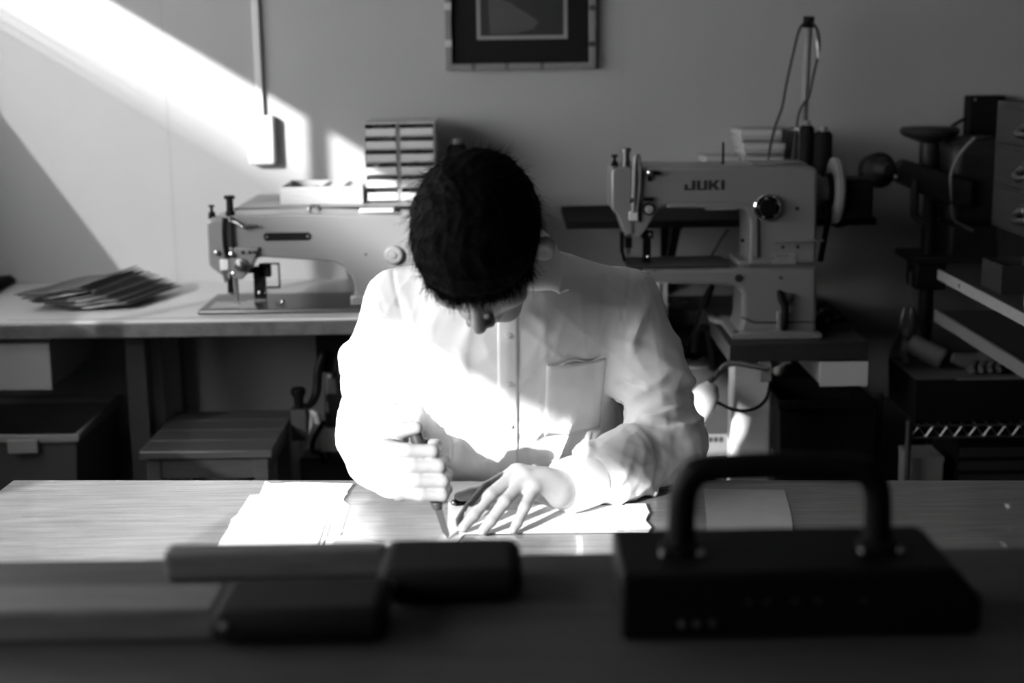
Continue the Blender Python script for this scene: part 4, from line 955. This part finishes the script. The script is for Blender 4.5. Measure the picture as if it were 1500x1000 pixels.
# head frame: x to the head's left (picture right), f forwards (face), u to the crown
HC = Vector((-.044, 2.022, 1.146))
yaw, pit, rol = R(7), R(59), R(2)
hf = Vector((-math.sin(yaw) * math.cos(pit), -math.cos(yaw) * math.cos(pit), -math.sin(pit)))
hx = Vector((math.cos(yaw), -math.sin(yaw), 0)); hu = hf.cross(hx) * -1
if hu.z < 0: hu = -hu
hx2 = hx * math.cos(rol) + hu * math.sin(rol); hu = hu * math.cos(rol) - hx * math.sin(rol); hx = hx2
HR = np.array([hx, hf, hu])
def H(x, f, u): return tuple(HC + hx * x + hf * f + hu * u)

B = Field((-.36, 1.88, -.0), (.36, 2.78, 1.34), .003)
# trunk and legs under the clothes
B.cone(PEL, .115, (.0, 2.42, .74), .105, .05, sx=1.3).cone((.0, 2.42, .74), .105, (-.004, 2.29, .96), .105, .05, sx=1.45)
for s_ in (-1, 1):
    B.chain([((s_ * .09, 2.50, .54), .085), ((s_ * .13, 2.12, .53), .06), ((s_ * .14, 2.16, .28), .052), ((s_ * .14, 2.18, .08), .036)], .03)
    B.cone((s_ * .14, 2.20, .045), .035, (s_ * .15, 2.06, .035), .028, .02)
B.cone((-.01, 2.235, 1.045), .055, SH_R, .050, .05).cone((-.01, 2.235, 1.045), .055, SH_L, .050, .05)
B.chain([(SH_R, .040), (EL_R, .033), (WR_R, .026)], .02).chain([(SH_L, .040), (EL_L, .033), (WR_L, .026)], .02)
# neck and head
B.cone(NECK, .058, H(0, -.035, -.065), .053, .04)
B.ell(H(0, -.012, .028), (.0755, .096, .092), HR, .02)
B.ell(H(0, .030, -.040), (.060, .064, .078), HR, .03)
B.cone(H(-.022, .058, -.108), .018, H(.022, .058, -.108), .018, .025)
for s_ in (-1, 1):
    B.cone(H(s_ * .060, -.002, -.055), .012, H(s_ * .028, .055, -.105), .014, .025)             # jaw line
    B.ell(H(s_ * .044, .066, -.026), (.024, .020, .018), HR, .02)                                # cheek bone
    B.ell(H(s_ * .031, .100, .000), (.017, .012, .010), HR, .010, 'sub')                          # socket
    B.ell(H(s_ * .031, .080, -.002), (.0135, .012, .0115), HR, .004)                              # closed lid over the eye
    B.cone(H(s_ * .012, .092, .018), .007, H(s_ * .046, .082, .020), .006, .010)                  # brow ridge
    B.ell(H(s_ * .013, .103, -.042), (.009, .010, .008), HR, .005)                                # nostril wing
    B.ell(H(s_ * .088, .004, -.014), (.017, .010, .034), HR, .006).ell(H(s_ * .098, .001, -.002), (.011, .008, .024), HR, .006)
    B.ell(H(s_ * .094, .018, -.008), (.009, .010, .019), HR, .003, 'sub')                        # ear bowl
B.cone(H(0, .091, .012), .0075, H(0, .113, -.030), .0095, .008).ell(H(0, .1145, -.034), (.010, .011, .010), HR, .006)
B.cone(H(-.020, .086, -.066), .006, H(.020, .086, -.066), .006, .006).cone(H(-.016, .085, -.078), .007, H(.016, .085, -.078), .007, .006)

# right hand: fist closed round the knife handle
TIP = Vector((-.098, 1.970, TZ + .002)); GR = Vector((-.131, 1.988, .836)); ax = (GR - TIP).normalized()
def G(h, x, y):       # a point at height h along the knife, offset in x and y
    p = TIP + ax * h; return (p.x + x, p.y + y, p.z)
B.chain([(WR_R, .026), ((-.180, 2.030, .818), .026)], .015)
for k, (h, L, rr) in enumerate(((.143, .0, .0100), (.120, .003, .0102), (.0975, .002, .0098), (.0765, -.004, .0088))):
    mcp, pip, dip, tip = G(h, -.046, -.012), G(h - .003, .020 + L, -.024), G(h - .004, .024 + L, .008), G(h - .002, -.002, .017)
    B.cone((-.178, 2.035, .812 + .006 * (1.5 - k)), .021, mcp, .0145, .014)
    B.chain([(mcp, rr + .0022), (G(h - .001, -.014, -.027), rr + .0006), (pip, rr), (dip, rr - .0008), (tip, rr - .0018)], .0035)
B.chain([((-.172, 2.035, .835), .017), (G(.150, -.028, .020), .0135), (G(.166, -.016, .000), .0110), (G(.172, .006, -.012), .0095)], .006)   # thumb over the top

# left hand: spread on the sheet
zt = TZ + .0105
B.chain([(WR_L, .026), ((.048, 2.066, .772), .024)], .015)
mc = [(.004, 2.092, .784), (.010, 2.072, .789), (.018, 2.052, .786), (.030, 2.036, .776)]
fing = [[mc[0], (-.040, 2.060, .770), (-.066, 2.034, .748), (-.083, 2.012, zt + .001)],
        [mc[1], (-.036, 2.030, .768), (-.060, 2.006, .745), (-.076, 1.990, zt)],
        [mc[2], (-.014, 2.006, .765), (-.035, 1.986, .742), (-.047, 1.976, zt)],
        [mc[3], (.015, 2.002, .757), (.004, 1.988, .738), (-.002, 1.979, zt)]]
fr = [(.0125, .0098, .0088, .0076), (.0128, .0100, .0090, .0078), (.0122, .0094, .0086, .0074), (.0110, .0084, .0076, .0066)]
for m_, f_, r_ in zip(mc, fing, fr):
    B.cone((.052, 2.064, .770), .019, m_, .0135, .014)
    B.chain(list(zip(f_, r_)), .004)
B.chain([((.055, 2.085, .763), .018), ((.018, 2.118, .760), .0150), ((-.030, 2.124, .748), .0110), ((-.066, 2.124, .740), .0098), ((-.086, 2.122, .736), .0085)], .006)
bv, bf = B.mesh()
bv = smooth_verts(bv, bf, 1, .4)
person = np_mesh('person', bv, bf, 'skin')
tag(person, 'person in a white shirt bent over the table, cutting leather with a knife', 'person')
del B

# ------------------------------------------------------------------ shirt
S = Field((-.40, 1.96, .60), (.42, 2.72, 1.20), .0036)
S.cone((.0, 2.47, .60), .135, (.0, 2.415, .74), .132, .05, sx=1.22).cone((.0, 2.415, .74), .132, (-.004, 2.290, .960), .128, .06, sx=1.40)
S.cone((-.03, 2.225, 1.056), .064, (SH_R[0] + .020, SH_R[1], SH_R[2] - .005), .056, .06).cone((.01, 2.225, 1.056), .064, (SH_L[0] - .020, SH_L[1], SH_L[2] - .005), .056, .06)
S.cone(NECK, .066, (-.018, 2.17, 1.100), .062, .04)
S.chain([(SH_R, .060), ((-.208, 2.275, .92), .061), ((-.226, 2.262, .800), .060), ((-.206, 2.165, .796), .055), ((-.186, 2.075, .798), .041)], .030)
S.chain([(SH_L, .060), ((.220, 2.262, .905), .060), ((.252, 2.225, .785), .058), ((.165, 2.152, .772), .050), ((.100, 2.096, .765), .040)], .030)
S.cone((-.192, 2.10, .798), .040, (-.180, 2.050, .800), .037, .006).cone((.128, 2.12, .768), .040, (.070, 2.071, .763), .0375, .006)
S.cut((-.1805, 2.052, .80), (.1, -1, .02), .002, (-.26, 1.97, .70), (-.10, 2.09, .90))
S.cut((.0780, 2.078, .764), (-.75, -.66, -.02), .002, (-.02, 1.97, .70), (.105, 2.14, .84))
S.cut((-.018, 2.165, 1.098), (-.10, -.78, .62), .004, (-.09, 2.02, 1.02), (.06, 2.26, 1.20))
S.cut((0, 0, .64), (0, 0, -1), .004)
sv, sf = S.mesh(); sv = smooth_verts(sv, sf, 2, .5)

def seg_d(v, a, b):
    a, b = np.array(a), np.array(b); ba = b - a; t = np.clip((v - a) @ ba / (ba @ ba), 0, 1)
    return np.linalg.norm(v - a - t[:, None] * ba, axis=1), t
def folds(v, f, specs):
    n = normals(v, f); d = np.zeros(len(v))
    for pts, amp, w in specs:
        best = np.full(len(v), 9.)
        tt = np.zeros(len(v)); m = len(pts) - 1
        for i in range(m):
            q, t = seg_d(v, pts[i], pts[i + 1]); up = q < best; best = np.where(up, q, best); tt = np.where(up, (i + t) / m, tt)
        d += amp * np.exp(-(best / w) ** 2) * np.clip(np.minimum(tt, 1 - tt) * 4 + .15, 0, 1)
    return v + n * d[:, None]
rg = random.Random(11); fs = []
def limb_folds(a, b, rad, n, amp, w, twist=.9, side=None):
    """creases lying obliquely round a sleeve between two joints"""
    a, b = Vector(a), Vector(b); d = (b - a).normalized(); e1 = d.cross(Vector((0, 0, 1)) if abs(d.z) < .8 else Vector((0, 1, 0))).normalized(); e2 = d.cross(e1)
    for k in range(n):
        t0 = rg.random(); an = rg.random() * 6.28; arc = rg.uniform(1.3, 2.6); tw = rg.uniform(-twist, twist) * .06; pts = []
        for j in range(6):
            q = j / 5; th = an + arc * q; c = a.lerp(b, t0) + d * (tw * (q - .5) * 2); pts.append(tuple(c + (e1 * math.cos(th) + e2 * math.sin(th)) * rad))
        fs.append((pts, amp * rg.choice((1, 1, -1)) * rg.uniform(.6, 1.2), w * rg.uniform(.7, 1.3)))
limb_folds((-.205, 2.272, .98), (-.224, 2.262, .84), .064, 12, .0068, .009)
limb_folds((-.224, 2.262, .83), (-.210, 2.19, .80), .058, 16, .0066, .0075, .6)
limb_folds((-.208, 2.17, .797), (-.192, 2.10, .798), .048, 9, .0055, .006)
limb_folds((.200, 2.272, .99), (.240, 2.24, .84), .063, 16, .0075, .009, 1.2)
limb_folds((.247, 2.235, .83), (.235, 2.21, .775), .057, 18, .0072, .0075, .6)
limb_folds((.215, 2.195, .775), (.135, 2.125, .768), .049, 16, .0075, .008, 1.1)
def front(x, z, y=2.14): return (x, y + (1.0 - z) * .55, z)
# creases falling from the shoulders and armpits across the chest, and over the belly
for pts, amp, w in (([(.175, 2.19, 1.00), (.13, 2.17, .96), (.085, 2.165, .94)], .006, .011), ([(.185, 2.20, .965), (.15, 2.19, .92), (.12, 2.19, .89)], .006, .010),
                    ([(-.17, 2.19, 1.00), (-.13, 2.17, .955), (-.10, 2.165, .92)], .007, .011), ([(-.18, 2.20, .95), (-.15, 2.20, .90), (-.13, 2.205, .86)], .007, .010),
                    ([(.155, 2.19, .985), (.15, 2.20, .91), (.16, 2.23, .82)], -.006, .012), ([(-.155, 2.19, .985), (-.15, 2.20, .90), (-.155, 2.235, .80)], -.006, .012),
                    ([(.03, 2.15, 1.02), (.075, 2.155, .975), (.13, 2.165, .955)], .004, .012), ([(-.06, 2.155, 1.01), (-.085, 2.16, .96), (-.075, 2.18, .90)], .004, .014),
                    ([(.06, 2.23, .83), (.02, 2.25, .79), (-.01, 2.27, .75)], .006, .011), ([(.10, 2.23, .84), (.085, 2.25, .79), (.06, 2.27, .74)], .006, .010),
                    ([(-.06, 2.23, .83), (-.04, 2.25, .79), (-.045, 2.27, .74)], .005, .012), ([(-.11, 2.24, .84), (-.095, 2.26, .79), (-.10, 2.28, .73)], .006, .011),
                    ([(.14, 2.24, .86), (.135, 2.26, .80), (.12, 2.29, .74)], .006, .011),
                    ([(.215, 2.24, 1.03), (.20, 2.21, .99), (.185, 2.20, .94)], .005, .010), ([(-.215, 2.24, 1.03), (-.20, 2.21, .99), (-.185, 2.20, .94)], .005, .010)):
    fs.append((pts, amp * 2.3, w * .8))
sv = folds(sv, sf, fs)
# small crumples: crossing ridges, stronger on the sleeves than on the chest
rk = np.random.RandomState(3); nn = normals(sv, sf); cr_ = np.zeros(len(sv))
for i in range(16):
    kv = rk.normal(0, 1, 3); kv /= np.linalg.norm(kv); wl_ = rk.uniform(.06, .13); wv = rk.normal(0, 1, 3)
    ph = sv @ kv * (math.pi / wl_) + 1.3 * np.sin(sv @ wv * 14 + i) + rk.rand() * 6
    cr_ += (1 - np.abs(np.sin(ph))) ** 3 - .25
arm = np.clip((np.abs(sv[:, 0]) - .13) / .05, 0, 1)
cr_ = cr_ * (.0008 + .0003 * arm)
sv = sv + nn * cr_[:, None]
# seams: armhole, yoke and cuff edges stand a little proud
seam = []
for s_, sh in ((1, SH_L), (-1, SH_R)):
    seam.append(([(sh[0] - s_ * .012 + s_ * .018 * math.cos(a), sh[1] - .066 * math.sin(a), sh[2] - .006 + .066 * math.cos(a)) for a in np.linspace(-.3, 2.2, 9)], -.0022, .0035))
    seam.append(([(s_ * .055, 2.165, 1.055), (s_ * .11, 2.185, 1.045), (s_ * .165, 2.205, 1.035)], .0018, .004))
sv = folds(sv, sf, seam)
shirt = np_mesh('shirt', sv, sf, 'shirt', person)
shirt['label'] = 'crisp white cotton shirt'
bvh = BVHTree.FromPolygons([tuple(p) for p in sv], [tuple(int(i) for i in q) for q in sf])
def on_shirt(x, z, off=.0015):
    h, n, i, d = bvh.ray_cast(Vector((x, 2.30 + (.96 - z) * .55, z)), Vector((0, -1, 0)))
    if h is None: h, n = Vector((x, 2.2, z)), Vector((0, -1, 0))
    return h + Vector((0, -off, 0))
def patch(name, x0, x1, z0, z1, nu, nv, off, th, mt='shirt', par=None, bow=0.0):
    o = MB().grid(lambda u, v: on_shirt(x0(v) + (x1(v) - x0(v)) * u, z1 + (z0 - z1) * v, off + bow * max(0, 1 - v * 6) * math.sin(math.pi * u)), nu, nv).build(name, mt, par or shirt, thick=th, off=0, angle=60)
    return o
patch('placket', lambda v: -.022 - .003 * v, lambda v: .010 - .003 * v, .735, 1.02, 6, 40, .0009, .0018)
pk = patch('chest_pocket', lambda v: .054 - .004 * v, lambda v: .150 - .006 * v, .800, .932, 14, 18, .0012, .0018, bow=.0035)
MB().tube([on_shirt(.054 + .096 * k / 12, .934 - .003 * math.sin(k * .9), .0035) for k in range(13)], .0011, 6).build('pocket_hem', 'shirt', pk)
for z in (.985, .905, .825): 
    p = on_shirt(-.006, z, .0028); MB().lathe(p, (0, -1, .45), [(.0055, -.001), (.0055, .001), (.0035, .0016)], 14).build('button', 'button', shirt)
# collar: stand and two leaves round the neck
NB = Vector((-.016, 2.178, 1.088)); cn = Vector((-.10, -.62, .78)).normalized(); ce1 = Vector((1, 0, 0)); ce1 = (ce1 - cn * ce1.dot(cn)).normalized(); ce2 = ce1.cross(cn) * 1.0
if ce2.z > 0: ce2 = -ce2          # ce2 points to the front and down
def ring(a, r, h): return NB + (ce1 * math.sin(a) + ce2 * math.cos(a)) * r + cn * h     # a = 0 at the throat
for s_ in (1, -1):
    tipw = on_shirt(-.016 + s_ * .106, 1.052, .007)
    def leaf(u, v, s_=s_, tipw=tipw):
        a = s_ * (.10 + (math.pi - .10) * u); q = min(1, u / .5); q = q * q * (3 - 2 * q)
        top = ring(a, .066, .022 + .012 * q); bot = tipw.lerp(ring(a, .094, -.006), q)
        p = top.lerp(bot, v); p += (NB - p).normalized() * (-.008) * math.sin(math.pi * v) + Vector((0, -.006, .004)) * math.sin(math.pi * v) * (1 - q)
        return p
    MB().grid(leaf, 26, 8).build('collar_leaf', 'shirt', shirt, thick=.0028, off=0, angle=70)
MB().grid(lambda u, v: ring(-math.pi + .0 + 2 * math.pi * u, .064, -.02 + .052 * v), 40, 4).build('collar_stand', 'shirt', shirt, thick=.0025, off=0, angle=70)
# cuffs: bands with an edge
def band(name, c, d, r, w):
    MB().lathe(Vector(c), Vector(d), [(r - .004, -.001), (r, 0), (r + .0012, w * .5), (r + .0008, w), (r - .004, w + .001)], 40).build(name, 'shirt', shirt, angle=60)
band('cuff', (-.1805, 2.050, .800), (-.10, 1, -.02), .0412, .050)
band('cuff', (.0765, 2.0765, .764), (.76, .65, .03), .0418, .056)

# ------------------------------------------------------------------ trousers and shoes, mostly under the table
T_ = Field((-.26, 1.98, .02), (.26, 2.74, .72), .008)
T_.cone((.0, 2.50, .55), .135, (.0, 2.47, .64), .130, .04, sx=1.22)
for s_ in (-1, 1): T_.chain([((s_ * .09, 2.50, .54), .100), ((s_ * .13, 2.12, .53), .075), ((s_ * .14, 2.165, .28), .068), ((s_ * .14, 2.18, .10), .060)], .03)
tv, tf = T_.mesh(); np_mesh('trousers', tv, tf, 'trousers', person)
for s_ in (-1, 1):
    Q = Field((s_ * .15 - .07, 2.0, .0), (s_ * .15 + .07, 2.27, .13), .006)
    Q.cone((s_ * .14, 2.20, .046), .042, (s_ * .15, 2.06, .040), .036, .02).cut((0, 0, .004), (0, 0, -1))
    qv, qf = Q.mesh(); np_mesh('shoe', qv, qf, 'mblack', person)

# ------------------------------------------------------------------ hair: a cap of volume with strands lying over it
HF = Field(tuple(HC - Vector((.14, .14, .14))), tuple(HC + Vector((.14, .14, .14))), .003)
HF.ell(H(0, -.014, .030), (.0925, .112, .108), HR, .02).ell(H(0, .02, .062), (.075, .080, .068), HR, .03)
pl_n = hu * 1.0 - hf * .66                                           # hairline: forehead high, nape low
HF.cut(H(0, .092, .034), tuple(-pl_n), .012)
for s_ in (-1, 1): HF.ell(H(s_ * .098, .010, -.014), (.034, .036, .046), HR, .012, 'sub')     # clear of the ears
HF.cone(H(0, -.085, -.03), .040, H(0, -.07, -.06), .03, .02, sx=1.3)
hv, hfc = HF.mesh(); hv = smooth_verts(hv, hfc, 2, .5)
hl = (hv - np.array(HC)) @ HR.T; hno = normals(hv, hfc); tuft = np.zeros(len(hv)); rk = np.random.RandomState(9)
for i in range(10):                                                   # tufts running back from the forehead
    kv = rk.normal(0, 1, 3) * np.array((1.0, .45, .6)); tuft += (1 - np.abs(np.sin(hl @ kv * 70 + rk.rand() * 6 + np.sin(hl[:, 1] * 60 + i)))) ** 2 - .3
hv = hv + hno * (tuft * .0013)[:, None]
hair = np_mesh('hair', hv, hfc, 'hair', person)
hair['label'] = 'short tousled black hair'
hn = normals(hv, hfc)
rs = np.random.RandomState(5); sel = rs.choice(len(hv), 5200, replace=False)
loc = (hv - np.array(HC)) @ HR.T; ln = hn @ HR.T
sm_v, sm_f = [], []
for i in sel:
    p = loc[i]; n = ln[i]
    if n[1] * .8 - n[2] > .6 and rs.rand() < .5 and p[1] < .03: continue
    crown = np.array((.01, -.05, .12)); flow = p - crown; flow = flow / (np.linalg.norm(flow) + 1e-6)
    flow = flow + np.array((0, .25, -.15)) + rs.normal(0, .22, 3); tdir = flow - n * flow.dot(n); tdir /= (np.linalg.norm(tdir) + 1e-6)
    fringe = p[1] > .05 and p[2] < .10
    fly = rs.rand() < .10
    L = rs.uniform(.018, .034) * (1.25 if fringe else 1.0); lift = rs.uniform(.05, .55) ** 1.3 * (.6 if fringe else 1)
    lift = rs.uniform(.5, .85) if fly else lift
    q = p - n * .004; d = tdir * (1 - lift) + n * lift; w = rs.uniform(.00035, .0007); base = len(sm_v)
    side = np.cross(n, tdir); side /= (np.linalg.norm(side) + 1e-6)
    for j in range(5):
        ww = w * (1 - .85 * j / 4); 
        sm_v += [q + side * ww, q - side * ww * .5 + n * ww * .87, q - side * ww * .5 - n * ww * .87]
        q = q + d / np.linalg.norm(d) * (L / 4); d = d - n * .16 + (np.array((0, .10, -.10)) if fringe else 0)
    for j in range(4):
        for m_ in range(3): sm_f.append((base + j * 3 + m_, base + j * 3 + (m_ + 1) % 3, base + j * 3 + 3 + (m_ + 1) % 3, base + j * 3 + 3 + m_))
pn = np.array((0, -.66, 1.0)); pn = pn / np.linalg.norm(pn); off_ = (loc - np.array((0, .092, .034))) @ pn
band_ = np.where((off_ < .016) & (loc[:, 1] > .0))[0]
for i in rs.choice(band_, 1500):                                     # ragged fringe over the forehead and temples
    p = loc[i]; n = ln[i] if ln[i] @ pn > -.3 else np.array((0, .8, .6)); L = rs.uniform(.008, .028); w = rs.uniform(.0005, .0011); base = len(sm_v)
    q = p.copy(); d = np.array((rs.normal(.1, .4), .85, -.55 + rs.normal(0, .25))); side = np.array((1., 0, 0))
    for j in range(5):
        ww = w * (1 - .85 * j / 4)
        sm_v += [q + side * ww, q - side * ww * .5 + np.array((0, ww, 0)), q - side * ww * .5 - np.array((0, ww, 0))]
        q = q + d / np.linalg.norm(d) * (L / 4); d = d + np.array((0, .06, -.12))
    for j in range(4):
        for m_ in range(3): sm_f.append((base + j * 3 + m_, base + j * 3 + (m_ + 1) % 3, base + j * 3 + 3 + (m_ + 1) % 3, base + j * 3 + 3 + m_))
sm_v = np.array(sm_v) @ HR + np.array(HC)
strands = np_mesh('hair_strands', sm_v, np.array(sm_f), 'hair', hair); strands['kind'] = 'stuff'
# brows
for s_ in (-1, 1):
    MB().tube([H(s_ * .014, .0985, .0215), H(s_ * .030, .0965, .0265), H(s_ * .047, .088, .0245)], [.0022, .0028, .0012], 8).build('eyebrow', 'lash', person)

# ------------------------------------------------------------------ knife in the fist and the seat below
k_ = thing('skiving_knife', 'slim dark-bladed knife gripped in the raised fist', 'knife', tuple(TIP))
MB().cyl(G(.052, 0, 0), G(.172, 0, 0), .0088, .0098, 16).build('handle', 'dwood', k_)
MB().cyl(G(.046, 0, 0), G(.054, 0, 0), .0070, .0088, 14).build('ferrule', 'dsteel', k_)
bl = [Vector(G(.048, -.0055, 0)), Vector(G(.048, .0055, 0)), Vector(G(.006, .0050, 0)), Vector(G(.0, .0008, 0)), Vector(G(.010, -.0045, 0))]
MB().add([b + Vector((0, -.0011, 0)) for b in bl] + [b + Vector((0, .0011, 0)) for b in bl], [(0, 1, 2, 3, 4), (9, 8, 7, 6, 5)] + [(i, (i + 1) % 5, (i + 1) % 5 + 5, i + 5) for i in range(5)]).build('blade', 'dsteel', k_, smooth=False)
t = thing('work_stool', 'dark round stool under the seated person', 'stool', (0, 2.52, 0))
MB().lathe((0, 2.52, .395), (0, 0, 1), [(.16, 0), (.17, .008), (.17, .025), (.15, .035)], 32).build('seat', 'mblack', t)
for a in (.785, 2.356, 3.927, 5.498): MB().cyl((.13 * math.cos(a), 2.52 + .13 * math.sin(a), .395), (.17 * math.cos(a), 2.52 + .17 * math.sin(a), 0), .014, n=12).build('leg', 'dgrey', t)
